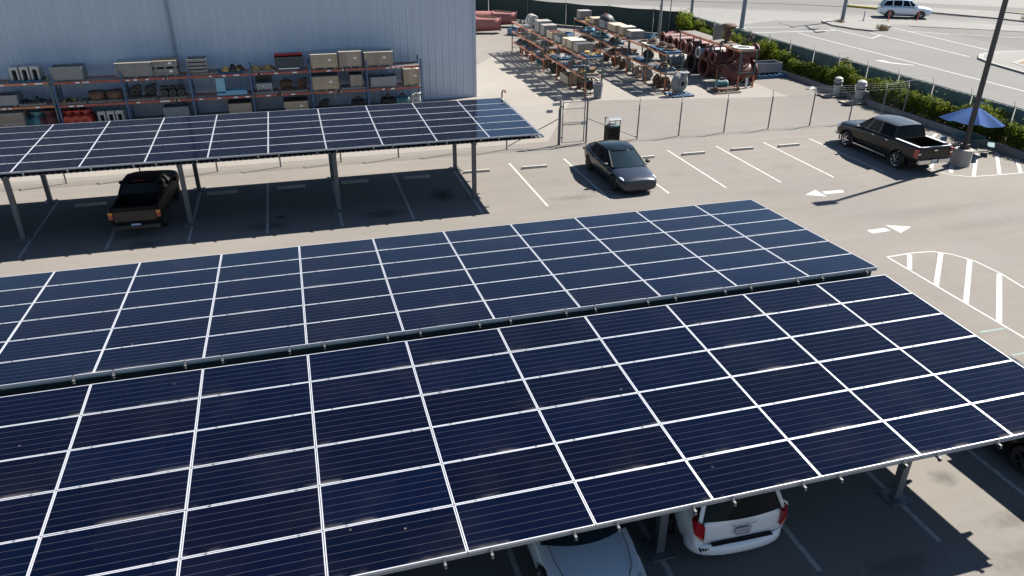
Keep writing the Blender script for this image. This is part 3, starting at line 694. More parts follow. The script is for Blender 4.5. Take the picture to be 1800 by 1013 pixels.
# ------------------------------------------------------------------ pallet racks
def rack(label, loc, rz, xs, depth, levels, upm, beamm, h, lowm=None, lowh=.9, decks=True, tags=True):
    """xs: upright positions along local x; local y=0 is the front, +depth the back; levels(i) -> beam heights of bay i"""
    t = thing("pallet_rack", label, "storage rack", loc, rz)
    for x in xs:
        for y in (0.0, depth):
            mb = MB()
            if lowm: mb.box(x - .045, x + .045, y - .04, y + .04, .0, lowh, 1); mb.box(x - .04, x + .04, y - .035, y + .035, lowh, h, 0)
            else: mb.box(x - .04, x + .04, y - .035, y + .035, 0, h, 0)
            mb.box(x - .09, x + .09, y - .07, y + .07, 0, .012, 1 if lowm else 0)
            mb.build("upright", [upm, lowm] if lowm else upm, t, smooth=0)
        mb = MB(); z = .25; k = 0
        while z + .75 < h:
            mb.bar((x, 0, z), (x, depth, z), .03); mb.bar((x, 0 if k % 2 else depth, z), (x, depth if k % 2 else 0, z + .72), .03); z += .75; k += 1
        mb.bar((x, 0, h - .08), (x, depth, h - .08), .03)
        mb.build("brace", upm, t, smooth=0)
    for i, (a, b) in enumerate(zip(xs, xs[1:])):
        for z in levels(i):
            for y in (-.02, depth + .02):
                MB().box(a + .05, b - .05, y - .025, y + .025, z - .11, z).build("beam", beamm, t, smooth=0)
            if decks:
                mb = MB(); n = int((b - a) / .12)
                for k in range(n):
                    xx = a + .06 + (b - a - .12) * (k + .5) / n; mb.box(xx - .02, xx + .02, .03, depth - .03, z - .028, z - .006)
                for k in range(3): mb.box(a + .06, b - .06, .1 + k * (depth - .2) / 2 - .02, .1 + k * (depth - .2) / 2 + .02, z - .045, z - .029)
                mb.build("wire_deck", M_wire, t, smooth=0)
            if tags:
                mb = MB(); rg = random.Random(int(a * 31 + z * 7))
                for k in range(rg.randint(3, 5)):
                    xx = rg.uniform(a + .2, b - .4); w = rg.uniform(.12, .3); mb.box(xx, xx + w, -.050, -.046, z - .09, z - .025)
                mb.build("shelf_label", M_white, t, kind="stuff", smooth=0)
    return t
# ---- loads
def pallet(label, loc, rz=0, L=1.2, D=1.05, mat=None, group="pallets on the racks"):
    t = thing("pallet", label, "pallet", loc, rz, group); m = mat or M_pallet
    for y in (-D / 2 + .05, 0, D / 2 - .05): piece("stringer", m, t, -L / 2, L / 2, y - .04, y + .04, 0, .095)
    for k in range(6):
        x = -L / 2 + .07 + k * (L - .14) / 5; piece("plank", m, t, x - .065, x + .065, -D / 2, D / 2, .0955, .12)
    return t
def crate(label, loc, rz, sx, sy, sz, mat, nb=3, vert=False, lid=True, lidm=None, tag_=False, skids=True):
    if loc[0] > 0 and loc[2] > 2: sx *= .84; sy *= .92; sz *= .74
    if loc[0] > 0 and lidm is None: lidm = mat
    t = thing("wooden_crate", label, "crate", loc, rz); z0 = .10 if skids else 0
    if skids:
        for x in (-sx * .4, 0, sx * .4): piece("skid", mat, t, x - .05, x + .05, -sy / 2, sy / 2, 0, .098)
    zt = sz - (.035 if lid else 0)
    for y0, y1 in ((-sy / 2, -sy / 2 + .03), (sy / 2 - .03, sy / 2)):
        for k in range(nb):
            j = random.uniform(-.003, .003)
            if vert:
                a = -sx / 2 + sx * k / nb; piece("plank", mat, t, a + .004, a + sx / nb - .004, y0 + j, y1 + j, z0, zt)
            else:
                a = z0 + (zt - z0) * k / nb; piece("plank", mat, t, -sx / 2, sx / 2, y0 + j, y1 + j, a + .004, a + (zt - z0) / nb - .004)
    for x0, x1 in ((-sx / 2 + .002, -sx / 2 + .03), (sx / 2 - .03, sx / 2 - .002)):
        for k in range(2):
            a = -sy / 2 + .032 + (sy - .064) * k / 2; piece("plank", mat, t, x0, x1, a + .003, a + (sy - .064) / 2 - .003, z0, zt)
    for x in (-sx / 2 - .008, sx / 2 - .05): piece("batten", mat, t, x, x + .058, -sy / 2 - .024, -sy / 2 - .004, z0, zt)
    if lid:
        for k in range(3):
            a = -sy / 2 - .02 + (sy + .04) * k / 3; piece("lid_board", lidm or M_lid, t, -sx / 2 - .02, sx / 2 + .02, a + .004, a + (sy + .04) / 3 - .004, zt + .001, sz + random.uniform(-.004, .004))
    else:
        piece("floor_board", M_binin, t, -sx / 2 + .031, sx / 2 - .031, -sy / 2 + .031, sy / 2 - .031, z0, z0 + .03)
    if tag_: MB().box(sx * .15, sx * .15 + .16, -sy / 2 - .010, -sy / 2 - .006, sz * .55, sz * .55 + .11).build("paper_label", M_white, t, smooth=0)
    return t
def openbin(label, loc, rz, sx, sy, sz, mat, fill=None, fillz=.6, rim=.04):
    if loc[0] > 0 and loc[2] > 2: sx *= .9; sy *= .92; sz *= .8
    t = thing("open_bin", label, "bin", loc, rz)
    mb = MB()
    for x0, x1, y0, y1 in ((-sx / 2, sx / 2, -sy / 2, -sy / 2 + .03), (-sx / 2, sx / 2, sy / 2 - .03, sy / 2), (-sx / 2, -sx / 2 + .03, -sy / 2 + .03, sy / 2 - .03), (sx / 2 - .03, sx / 2, -sy / 2 + .03, sy / 2 - .03)):
        mb.box(x0, x1, y0, y1, .08, sz)
    for x in (-sx * .4, sx * .4 - .1): mb.box(x, x + .1, -sy / 2 + .02, sy / 2 - .02, 0, .079)
    mb.build("bin_wall", mat, t, smooth=0)
    MB().box(-sx / 2 + .03, sx / 2 - .03, -sy / 2 + .03, sy / 2 - .03, .08, .11).build("bin_floor", M_binin, t, smooth=0)
    if fill:
        mb = MB(); rg = random.Random(int(loc[0] * 100))
        for k in range(9):
            p = (rg.uniform(-sx * .33, sx * .33), rg.uniform(-sy * .3, sy * .3), sz * fillz * rg.uniform(.6, 1)); q = (p[0] + rg.uniform(-.3, .3) * sx, p[1] + rg.uniform(-.2, .2) * sy, p[2] + rg.uniform(-.1, .12))
            q = (max(-sx * .42, min(sx * .42, q[0])), max(-sy * .4, min(sy * .4, q[1])), q[2]); mb.cyl(p, q, rg.uniform(.05, .12), n=8)
        mb.build("scrap_parts", fill, t)
    return t
def ringprof(ro, ri, h): return [(ri, 0), (ro, 0), (ro, h), (ri, h), (ri, 0)]
def flange(mb, c, axis, ro, ri, th, n=18, m=0):
    M = T(*c) @ (Matrix.Identity(4) if axis == 'z' else RX if axis == 'x' else RYm)
    mb.lathe(ringprof(ro, ri, th), n, m, M)
def casting(name, label, cat, loc, rz, s, mat, seed, kind=0, group=None):
    """cast pump / valve pieces: 0 volute with outlet, 1 globe valve, 2 flanged disc, 3 motor, 4 flanged elbow"""
    t = thing(name, label, cat, loc, rz, group); rg = random.Random(seed)
    b = MB()
    if kind == 0:
        b.lathe([(.0, -.16), (.20, -.16), (.36, -.10), (.42, 0), (.36, .10), (.20, .16), (0, .16)], 18, M=T(0, 0, .44) @ RYm); b.cyl((.26, 0, .5), (.26, 0, .84), .14, .16, 12)
        b.build("volute", mat, t); f = MB(); flange(f, (.26, 0, .84), 'z', .24, .11, .05); flange(f, (0, -.28, .44), 'y', .25, .10, .06); f.build("flange", mat, t)
        MB().box(-.3, .3, -.15, .15, 0, .1).box(-.22, -.1, -.1, .1, .1, .3).box(.1, .22, -.1, .1, .1, .3).build("foot", mat, t, smooth=0)
    elif kind == 1:
        b.lathe([(0, .0), (.2, .02), (.27, .12), (.30, .26), (.24, .42), (.15, .5), (.14, .62), (0, .62)], 16); b.cyl((-.34, 0, .24), (.34, 0, .24), .15, n=14); b.build("valve_body", mat, t)
        f = MB(); flange(f, (-.40, 0, .24), 'x', .24, .1, .06); flange(f, (.34, 0, .24), 'x', .24, .1, .06); flange(f, (0, 0, .6), 'z', .25, .05, .06); f.build("flange", mat, t)
    elif kind == 2:
        b.lathe([(.10, 0), (.38, 0), (.40, .05), (.38, .09), (.22, .10), (.20, .2), (.11, .22), (.10, 0)], 22); b.build("disc", mat, t)
        f = MB()
        for k in range(8):
            a = k * math.pi / 4; f.cyl((.3 * math.cos(a), .3 * math.sin(a), .09), (.3 * math.cos(a), .3 * math.sin(a), .14), .028, n=6)
        f.build("bolts", M_dark, t)
    elif kind == 3:
        b.lathe([(0, -.42), (.16, -.40), (.25, -.34), (.26, .28), (.20, .38), (0, .40)], 18, M=T(0, 0, .34) @ RX); b.build("motor_housing", mat, t)
        f = MB()
        for k in range(9): f.lathe(ringprof(.285, .255, .015), 18, M=T(-.28 + k * .065, 0, .34) @ RX)
        f.build("cooling_fins", mat, t); MB().box(-.3, .3, -.2, .2, 0, .07).box(-.2, .2, -.12, .12, .07, .14).build("foot", mat, t, smooth=0)
        MB().box(-.12, .12, -.1, .1, .58, .72).build("terminal_box", M_dark, t, smooth=0)
    elif kind == 4:
        pts = [(.34 * (1 - math.cos(a)) - .15, 0, .12 + .42 * math.sin(a)) for a in [i * math.pi / 2 / 6 for i in range(7)]]
        for p, q in zip(pts, pts[1:]): b.cyl(p, q, .17, n=14)
        b.build("elbow", mat, t); f = MB(); flange(f, (-.15, 0, .0), 'z', .28, .14, .06); flange(f, (.19, 0, .54), 'x', .26, .14, .06); f.build("flange", mat, t)
    for ch in t.children: ch.scale = (s, s, s)
    return t
def pile(name, label, cat, loc, rz, mats, seed, n=7, w=.9, d=.7, size=.13, disc=True, group=None):
    if name == 'loose_castings': n = 15; size = .20
    """a loose lot of small flanges, sleeves and bolts lying together on one pallet"""
    t = thing(name, label, cat, loc, rz, group); rg = random.Random(seed)
    for k in range(n):
        x = rg.uniform(-w / 2, w / 2); y = rg.uniform(-d / 2, d / 2); s = size * rg.uniform(.6, 1.25); b = MB()
        if disc and rg.random() < .6: b.lathe([(s * .4, 0), (s, 0), (s, s * .5), (s * .55, s * .6), (s * .5, s * 1.1), (s * .4, s * 1.1), (s * .4, 0)], 14)
        elif rg.random() < .5: b.cyl((-s, 0, s * .6), (s, 0, s * .6), s * .6, n=12)
        else: b.lathe([(0, 0), (s * .8, 0), (s * .8, s * .4), (s * .45, s * .5), (s * .45, s * 1.3), (0, s * 1.3)], 12)
        b.build("casting", rg.choice(mats), t, loc=(x, y, 0))
    return t

# ---- the rack along the warehouse wall
WR = 31.12; WD = 1.15
wx = [-34.9, -31.75, -28.6, -25.5, -22.2, -18.85, -15.7, -12.5, -9.35, -6.2]
rack("long blue pallet rack with dull red beams standing along the warehouse wall", (0, WR, 0), 0, wx[3:], WD, lambda i: (1.26, 2.46), M_bluerack, M_redbeam, 2.85)
rack("green and orange pallet rack at the left end of the warehouse wall", (-.16, WR, 0), 0, wx[:4], WD, lambda i: (1.3, 2.5), M_greenrack, M_orange, 2.85)
yc = WR + WD / 2
Z2, Z1 = 2.465, 1.265
# top shelf
pallet("blue pallet under the white arched castings on the top wall shelf", (-26.72, yc, Z2 + .03), 0, 1.45, 1.05)
for i in range(3):
    t = thing("arched_casting", "off white arched casting, %s of three on the top wall shelf" % ("leftmost", "middle one", "rightmost")[i], "casting", (-27.18 + .47 * i, yc, Z2 + .152), 0, "white arched castings on the top wall shelf")
    mb = MB(); pr = [(-.2, 0), (-.11, 0), (-.11, .42)] + [(.11 * math.cos(a), .42 + .11 * math.sin(a)) for a in [math.pi - k * math.pi / 8 for k in range(1, 8)]] + [(.11, .42), (.11, 0), (.2, 0), (.2, .66), (-.2, .66)]
    n = len(pr); mb.add([(x, -.4, z) for x, z in pr] + [(x, .4, z) for x, z in pr], [(i, (i + 1) % n, n + (i + 1) % n, n + i) for i in range(n)] + [tuple(range(n - 1, -1, -1)), tuple(range(n, 2 * n))]); mb.build("arch_frame", M_whitecast, t)
    MB().box(-.105, .105, .05, .1, 0, .5).build("back_plate", M_binin, t, smooth=0)
openbin("long grey open bin holding pinkish red parts on the top wall shelf", (-24.75, yc, Z2), 0, 1.5, 1.05, .72, M_cast, M_pink, .75)
crate("longest weathered wooden crate, low and wide with a pale top, on the top wall shelf", (-21.5, yc, Z2), 0, 1.78, 1.05, .82, M_grey_wood, 2, True)
crate("lower of two flat grey crates with paper labels beside the long weathered crate", (-19.97, yc, Z2), 0, 1.18, 1.0, .42, M_grey_wood, 2, False, True, M_grey_wood, True)
crate("upper of two flat grey crates with paper labels beside the long weathered crate", (-19.97, yc, Z2 + .425), 0, 1.18, 1.0, .42, M_grey_wood, 2, False, True, M_tan, True)
pallet("worn pale wooden pallet under the tray stack on the top wall shelf", (-18.05, yc, Z2), 0, 1.35, 1.05, M_palwood)
for i in range(4):
    t = thing("slatted_tray", "grey slatted tray, %s in the stack of four" % ("lowest", "second from the bottom", "third from the bottom", "topmost")[i], "tray", (-18.4 + .01 * i, yc, Z2 + .122 + .19 * i), 0, "stacked grey trays on the top wall shelf")
    for y in (-.45, .45): piece("side_rail", M_grey_wood, t, -.5, .5, y - .02, y + .02, .02, .15)
    for x in (-.49, .49): piece("end_rail", M_whitecast, t, x - .015, x + .015, -.43, .43, .02, .17)
    for k in range(4): piece("slat", M_grey_wood, t, -.47, .47, -.34 + k * .22, -.22 + k * .22, .0, .019)
pallet("blue pallet loaded with brass rings and sleeves on the top wall shelf", (-16.7, yc, Z2), 0, 1.35, 1.05)
pile("brass_rings", "brass rings and sleeves heaped on a blue pallet on the top wall shelf", "machine parts", (-16.7, yc, Z2 + .122), 0, [M_brass, M_rust, M_dark, M_brass, M_white], 3, 10, 1.0, .75, .19)
pallet("old wooden pallet under two round brassy discs on the top wall shelf", (-15.05, yc, Z2), 0, 1.35, 1.05, M_palwood)
for i, x in enumerate((-15.4, -14.72)): casting("hub_disc", "round brassy hub disc, %s one of the pair on the top wall shelf" % ("left", "right")[i], "hub", (x, yc - .1, Z2 + .122), 0, .86, M_brass, i, 2, "pair of brassy hub discs")
t = openbin("open black bin with a faded red lid rail on the top wall shelf", (-13.55, yc, Z2), 0, 1.55, 1.0, .74, M_binin, M_dark, .3)
MB().lathe([(0, -.76), (.1, -.76), (.1, .76), (0, .76)], 12, M=T(0, .28, .76) @ RX).build("red_lid", M_redpaint, t)
MB().box(-.6, .5, -.53, -.505, .12, .17).build("edge_strip", M_white, t, smooth=0)
crate("tan crate of three wide planks with a pale lid on the top wall shelf", (-11.65, yc, Z2), 0, 1.45, 1.05, .84, M_tan, 3, False, True, M_lid, True)
crate("tall weathered brown crate between the tan and the board crate on the top shelf", (-10.2, yc, Z2), 0, 1.25, 1.05, .93, M_wood, 3, True, True, M_lid, True)
crate("weathered crate of upright boards at the right end of the top wall shelf", (-8.6, yc, Z2), 0, 1.62, 1.05, .84, M_wood, 6, True, True, M_lid, True)
# middle shelf
openbin("grey open bin with a rusty dome inside on the left of the middle wall shelf", (-27.95, yc, Z1 + .04), 0, 1.2, 1.0, .6, M_bin, M_rust, 1.0)
pallet("dark pallet with a flat load left of the blue rack posts", (-26.7, yc, Z1 + .04), 0, 1.3, 1.05, M_palwood)
pile("flat_parts", "flat dark plates lying on the pallet left of the blue rack posts", "machine parts", (-26.7, yc, Z1 + .162), 0, [M_dark, M_bin], 5, 6, .9, .6, .16)
pallet("wooden pallet with yellow straps beside the blue rack posts", (-24.85, yc, Z1), 0, 1.4, 1.05, M_palwood)
pile("strapped_parts", "small parts bundled with yellow straps on the middle wall shelf", "machine parts", (-24.85, yc, Z1 + .122), 0, [M_dark, M_brass, M_dark, M_bin], 8, 9, 1.0, .6, .12)
for i, x in enumerate((-23.65, -22.8)):
    pallet("dark pallet under the %s of two rusty drums on the middle wall shelf" % ("left", "right")[i], (x, yc, Z1), 0, .8, 1.0, M_palwood)
    t = thing("rusty_drum", "low rusty dark drum, %s of two on the middle wall shelf" % ("left", "right")[i], "drum", (x, yc, Z1 + .122), 0); MB().lathe([(0, 0), (.38, .02), (.42, .14), (.40, .32), (.28, .44), (0, .46)], 18).build("drum_body", M_rust, t); f = MB(); flange(f, (0, 0, .36), 'z', .44, .3, .05); f.build("rim", M_rust, t)
pallet("dark pallet under two valve castings on the middle wall shelf", (-21.5, yc, Z1), 0, 1.4, 1.05, M_palwood)
casting("pump_casting", "dark pump casting with an upright flange, left on its pallet on the middle wall shelf", "pump", (-21.75, yc, Z1 + .122), 0, .72, M_dark, 1, 0)
casting("pump_casting", "dark pump casting with an upright flange, right on its pallet on the middle wall shelf", "pump", (-21.0, yc, Z1 + .122), .4, .72, M_dark, 2, 0)
pallet("dark pallet under three small valves on the middle wall shelf", (-19.85, yc, Z1), 0, 1.35, 1.05, M_palwood)
for i in range(3): casting("valve_casting", "dark valve casting, %s of three in a row on the middle wall shelf" % ("left", "middle", "right")[i], "valve", (-20.27 + .42 * i, yc - .1, Z1 + .122), 1.57, .78, M_dark, i, 1, "row of three dark valves")
t = thing("machine_stand", "light blue L shaped machine stand on the middle wall shelf", "machine stand", (-16.8, yc, Z1)); MB().box(-.78, -.32, -.3, .3, .2, .92).box(-.82, -.28, -.33, .33, .921, .98).build("column", M_ltblue, t, smooth=0); MB().box(-.8, .8, -.45, .45, .03, .16).box(-.31, .78, -.4, -.3, .16, .26).box(-.31, .78, .3, .4, .16, .26).build("bed", M_ltblue, t, smooth=0)
pallet("grey pallet under the electrical cabinet on the middle wall shelf", (-15.05, yc, Z1), 0, 1.4, 1.05, M_grey_wood)
t = thing("control_cabinet", "grey control cabinet with an open black top on the middle wall shelf", "cabinet", (-15.05, yc, Z1 + .122)); MB().box(-.42, .42, -.4, .3, 0, .46).build("cabinet_body", M_bin, t, smooth=0); MB().box(-.44, .44, .1, .32, .461, .76).build("open_lid", M_black, t, smooth=0); MB().box(-.1, .0, -.408, -.4, .28, .34).box(-.36, -.3, -.408, -.4, .36, .4).box(.3, .36, -.408, -.4, .36, .4).build("nameplate", M_white, t, smooth=0); MB().box(-.34, .34, -.408, -.4, .04, .12).build("vent", M_black, t, smooth=0)
pallet("blue edged pallet under the two dark round castings on the middle wall shelf", (-13.45, yc, Z1), 0, 1.45, 1.05, M_palwood)
casting("motor_casting", "dark rounded motor casting, left of the pair on the middle wall shelf", "motor", (-13.85, yc, Z1 + .122), .2, .85, M_rust, 4, 3)
casting("pump_casting", "dark rounded pump casting, right of the pair on the middle wall shelf", "pump", (-13.0, yc, Z1 + .122), .1, .62, M_rust, 5, 0)
crate("long yellow tan crate with a blue paper label on the middle wall shelf", (-11.7, yc, Z1), 0, 1.45, 1.05, .82, M_tan, 3, False, True, M_wood, True)
pallet("flat grey pallet under the small tan crate on the middle wall shelf", (-10.15, yc, Z1), 0, 1.3, 1.05, M_bin)
crate("small upright tan crate with a dark top on the middle wall shelf", (-9.95, yc, Z1 + .122), 0, .68, .8, .7, M_wood, 3, True, True, M_dark, False, False)
openbin("dark grey green open bin full of dark parts on the middle wall shelf", (-8.4, yc, Z1), 0, 1.5, 1.0, .62, M_bin, M_dark, .95)
crate("tall narrow tan crate with paper labels at the right end of the middle wall shelf", (-6.75, yc, Z1), 0, .92, 1.0, .99, M_tan, 3, True, True, M_lid, True)
# floor level
crate("brown crate on the floor at the left end of the wall rack", (-27.9, yc, 0), 0, 1.2, 1.0, .98, M_wood, 2)
casting("teal_valve", "teal valve body on the floor under the orange beams", "valve", (-26.75, yc, 0), 0, 1.4, M_teal, 2, 1)
casting("red_valve", "dull red valve body on the floor under the orange beams", "valve", (-26.15, yc, 0), .5, 1.45, M_red, 2, 1)
for i in range(3): casting("red_casting", "bright red casting on the floor below the strapped parts, %s of three" % ("left", "middle", "right")[i], "casting", (-25.25 + .42 * i, yc, 0.0), 1.57, 1.35, M_redpaint, i, 1, "row of three red castings")
for i in range(3):
    t = thing("arched_casting", "pale arched casting, %s of three on the floor under the wall rack" % ("left", "middle", "right")[i], "casting", (-23.6 + .44 * i, yc - .15, .0), 0, "pale arched castings on the floor")
    mb = MB(); mb.box(-.19, -.1, -.3, .3, 0, .62).box(.1, .19, -.3, .3, 0, .62).box(-.19, .19, -.3, .3, .62, .80); mb.build("arch_frame", M_whitecast, t, smooth=0); MB().box(-.099, .099, .1, .14, 0, .619).build("back_plate", M_binin, t, smooth=0)
openbin("blue grey open tray on the floor in the middle of the wall rack", (-19.85, yc, 0), 0, 1.3, .95, .82, M_bluepole, None)
crate("tan crate with a dark lid on the floor below the light blue machine stand", (-16.5, yc, 0), 0, 1.2, 1.0, .86, M_wood, 2, False, True, M_dark)
crate("tan crate with a dark lid and paper labels on the floor below the round castings", (-13.45, yc, 0), 0, 1.3, 1.0, .80, M_tan, 2, False, True, M_dark, True)
casting("pump_casting", "dark pump casting on the floor under the long yellow tan crate", "pump", (-11.9, yc, 0), .3, .75, M_dark, 8, 0)
casting("motor_casting", "dark motor casting on the floor under the small tan crate", "motor", (-9.9, yc, 0), .1, 1.0, M_dark, 8, 3)
casting("motor_casting", "black electric motor on the floor below the dark open bin", "motor", (-8.15, yc, 0), .1, 1.05, M_black, 9, 3)
casting("motor_casting", "grey green motor on the floor near the right rack end", "motor", (-7.3, yc, 0), .0, 1.05, M_teal, 10, 3)
casting("pump_casting", "white pump casting on the floor at the right rack end", "pump", (-6.55, yc, 0), .0, .85, M_whitecast, 11, 0)

# ---- the three racks in the yard (local x runs to world +y, local y to world -x)
R90 = rad(90)
def yl(y, off): return (off, y)
r1 = [31.2, 33.77, 36.6, 39.5, 42.5, 45.05, 47.85]
rack("nearest orange and green yard rack, left of three", (5.27, 0, 0), R90, r1, 1.1, lambda i: (1.2, 2.36) if i < 3 else (.80, 1.57, 2.34), M_greenrack, M_orange, 2.42, M_orange, .95)
r2 = [31.1, 33.98, 37.15, 39.35, 42.2, 45.1, 48.2]
rack("middle orange and green yard rack of three", (10.75, 0, 0), R90, r2, 1.1, lambda i: (1.2, 2.38) if i < 3 else (.78, 1.5, 2.36), M_greenrack, M_orange, 2.45, M_orange, .95)
r3 = [31.05, 33.75, 36.6, 39.6]
rack("right hand yard rack covered with boards above red pipes", (16.1, 0, 0), R90, r3, 1.15, lambda i: (2.40,), M_greenrack, M_orange, 2.45, M_orange, .8, decks=False)
X1, X2, X3 = 4.72, 10.2, 15.52
# rack one, top shelf
pallet("blue pallet of brassy parts at the near end of the left yard rack top", (X1 + .1, 31.95, 2.37), 0, 1.1, 1.1)
pile("brass_fittings", "brassy fittings on the blue pallet at the near end of the left yard rack", "machine parts", (X1 + .1, 31.95, 2.492), 0, [M_brass, M_rust, M_brass], 21, 12, .75, .75, .13)
crate("dark topped weathered crate next to the brass fittings on the left yard rack", (X1, 33.3, 2.37), R90, 1.0, 1.1, .78, M_wood, 2, True, True, M_dark)
crate("pale crate with a white top beside the dark topped crate on the left yard rack", (X1, 34.55, 2.37), R90, 1.1, 1.1, .82, M_tan, 2, True, True, M_lid)
crate("narrow pale crate behind the white topped crate on the left yard rack", (X1, 35.7, 2.37), R90, .8, 1.0, .72, M_tan, 2, True)
openbin("blue grey open bin midway along the left yard rack top", (X1, 37.1, 2.37), R90, 1.3, 1.0, .5, M_cast, None)
openbin("cream open box of pink pipe fittings on the left yard rack top", (X1, 38.7, 2.37), R90, 1.3, 1.05, .62, M_tan, M_pink, .95)
crate("tall grey crate with a white label on the left yard rack top", (X1, 40.3, 2.37), R90, 1.0, 1.05, 1.0, M_grey_wood, 2, True, True, None, True)
crate("tallest pale grey crate with a pointed load on the left yard rack top", (X1, 41.6, 2.37), R90, 1.2, 1.05, 1.15, M_grey_wood, 2, True)
casting("motor_casting", "rusty orange motor in front of the grey crates on the left yard rack top", "motor", (X1 - .25, 42.6, 2.37), R90, .62, M_rust, 3, 3)
t = thing("volute_casing", "pale round twin pump casing at the far end of the left yard rack top", "pump", (X1, 44.3, 2.37))
MB().box(-.5, .5, -.6, .6, 0, .1).build("base_plate", M_bin, t, smooth=0)
for y in (-.28, .28):
    MB().lathe([(.08, -.14), (.38, -.14), (.42, 0), (.38, .14), (.08, .14), (.08, -.14)], 20, M=T(0, y, .52) @ RYm).build("volute", pmat("grey beige casting", (.33, .32, .29), .7), t)
pile("small_parts", "dark scrap parts at the far end of the left yard rack top", "machine parts", (X1, 46.6, 2.36), R90, [M_rust, M_dark, M_cast], 29, 8, 1.8, .7, .16)
mids = [(X1, 32.3, 1.22, "near", [M_brass, M_rust, M_cast, M_dark], 31), (X1, 34.9, 1.22, "second", [M_rust, M_red, M_dark], 32), (X1, 41.0, .82, "fourth", [M_rust, M_dark, M_brass], 34), (X1, 41.0, 1.59, "upper fourth", [M_dark, M_cast, M_rust], 35), (X1, 43.8, .82, "fifth", [M_rust, M_red, M_dark], 36), (X1, 43.8, 1.59, "upper fifth", [M_cast, M_dark], 37), (X1, 46.4, .82, "far", [M_dark, M_rust], 38), (X1, 46.4, 1.59, "upper far", [M_cast, M_bin, M_pink], 39)]
for x, y, z, w, ms, sd in mids:
    pallet("pallet holding loose castings in the %s bay of the left yard rack" % w, (x, y, z), 0, 1.05, 1.3 if y < 40 else 1.1, M_pallet if sd % 2 == 0 else M_palwood)
    pile("loose_castings", "loose castings on the pallet in the %s bay of the left yard rack" % w, "machine parts", (x, y, z + .122), 0, ms, sd, 9, .8, 1.0, .17)
pallet("blue pallet of grey sheets in the third bay of the left yard rack", (X1, 37.6, 1.22), 0, 1.1, 1.4)
pile("sheet_parts", "pale sheets and fittings in the third bay of the left yard rack", "machine parts", (X1, 37.6, 1.342), 0, [M_cast, M_dark, M_white], 44, 7, .7, 1.0, .19)
# rack one, ground
t = thing("cable_reel", "large rusty reel frame on the ground at the near end of the left yard rack", "reel", (X1, 32.2, 0))
for y in (-.55, .45):
    mb = MB(); mb.lathe(ringprof(.55, .47, .05), 20, M=T(0, y, .58) @ RYm)
    for k in range(4): a = k * math.pi / 4; mb.bar((-.5 * math.cos(a), y, .58 - .5 * math.sin(a)), (.5 * math.cos(a), y, .58 + .5 * math.sin(a)), .04)
    mb.build("reel_disc", M_rust, t)
MB().cyl((0, -.5, .58), (0, .5, .58), .3, n=16).build("reel_drum", M_dark, t)
crate("low tan crate on the ground in the second bay of the left yard rack", (X1 - .1, 35.2, 0), R90, 1.6, .9, .62, M_tan, 3, True, False)
for i, (y, m, k) in enumerate(((33.6, M_rust, 0), (36.4, M_rust, 4), (37.7, M_rust, 0), (38.8, M_dark, 3), (40.5, M_rust, 0), (41.9, M_teal, 3), (43.6, M_rust, 1), (45.6, M_red, 4), (47.0, M_rust, 0))):
    casting("ground_casting", "machine casting on the ground under the left yard rack, %s from the near end" % ords[i], "casting", (X1, y, .004), random.uniform(0, 3), 1.0, m, i, k, "castings on the ground under the left yard rack")
# rack two
for i, y in enumerate((31.9, 33.2, 34.6)):
    pallet("blue pallet of dark flanges, %s from the near end on the middle yard rack top" % ords[i], (X2, y, 2.39), 0, 1.1, 1.15, M_pallet if i < 2 else M_lid)
for i, y in enumerate((31.95, 33.15, 34.5, 35.7)):
    casting("dark_flange", "dark rusty round flange, %s from the near end of the middle yard rack top" % ords[i], "flange", (X2, y, 2.512 if i < 3 else 2.39), 0, 1.0 if i else 1.15, M_rust, i, 2, "dark flanges on the middle yard rack")
    if i != 3: casting("dark_flange", "rusty ring lying on the %s flange of the middle yard rack top" % ords[i], "flange", (X2 + .06, y + .05, 2.71 if i else 2.74), .3, .7, M_rust, i + 9, 2, "dark flanges on the middle yard rack")
crate("grey white topped crate, nearer of two on the middle yard rack top", (X2 + .1, 37.6, 2.39), R90, 1.0, 1.05, .72, M_grey_wood, 2, True, True, M_lid)
crate("tall pale crate with white top, farther of two on the middle yard rack top", (X2, 38.8, 2.39), R90, .95, 1.05, .86, M_tan, 2, True, True, M_lid)
crate("open fronted tan crate with a rusty load on the middle yard rack top", (X2, 40.6, 2.39), R90, 1.7, 1.05, .74, M_tan, 2, True, True, M_tan)
openbin("blue grey open bin on the middle yard rack top", (X2, 42.4, 2.38), R90, 1.3, 1.05, .68, M_bluepole, M_dark, .8)
t = thing("dome_cover", "dark round dome cover with a red spot on the middle yard rack top", "dome", (X2 + .25, 43.35, 2.75)); MB().lathe([(.62, 0), (.6, .15), (.48, .36), (.25, .5), (0, .54)], 20).build("dome_shell", M_dark, t); MB().cyl((-.1, -.05, .5), (-.1, -.05, .58), .1, n=8).build("red_cap", M_redpaint, t); MB().cyl((0, 0, -.36), (0, 0, .02), .5, .6, n=16).build("dome_base", M_bin, t)
crate("tan crate with a propped open white lid on the middle yard rack top", (X2, 44.6, 2.38), R90, 1.2, 1.05, .66, M_tan, 2, True, True)
pile("small_parts", "small rusty parts between the crates at the far end of the middle yard rack", "machine parts", (X2, 46.1, 2.37), R90, [M_rust, M_brass, M_dark, M_cast], 52, 12, 1.6, .8, .17)
crate("grey crate with a white label at the far end of the middle yard rack top", (X2, 47.5, 2.37), R90, 1.0, 1.05, .92, M_grey_wood, 2, True, True, None, True)
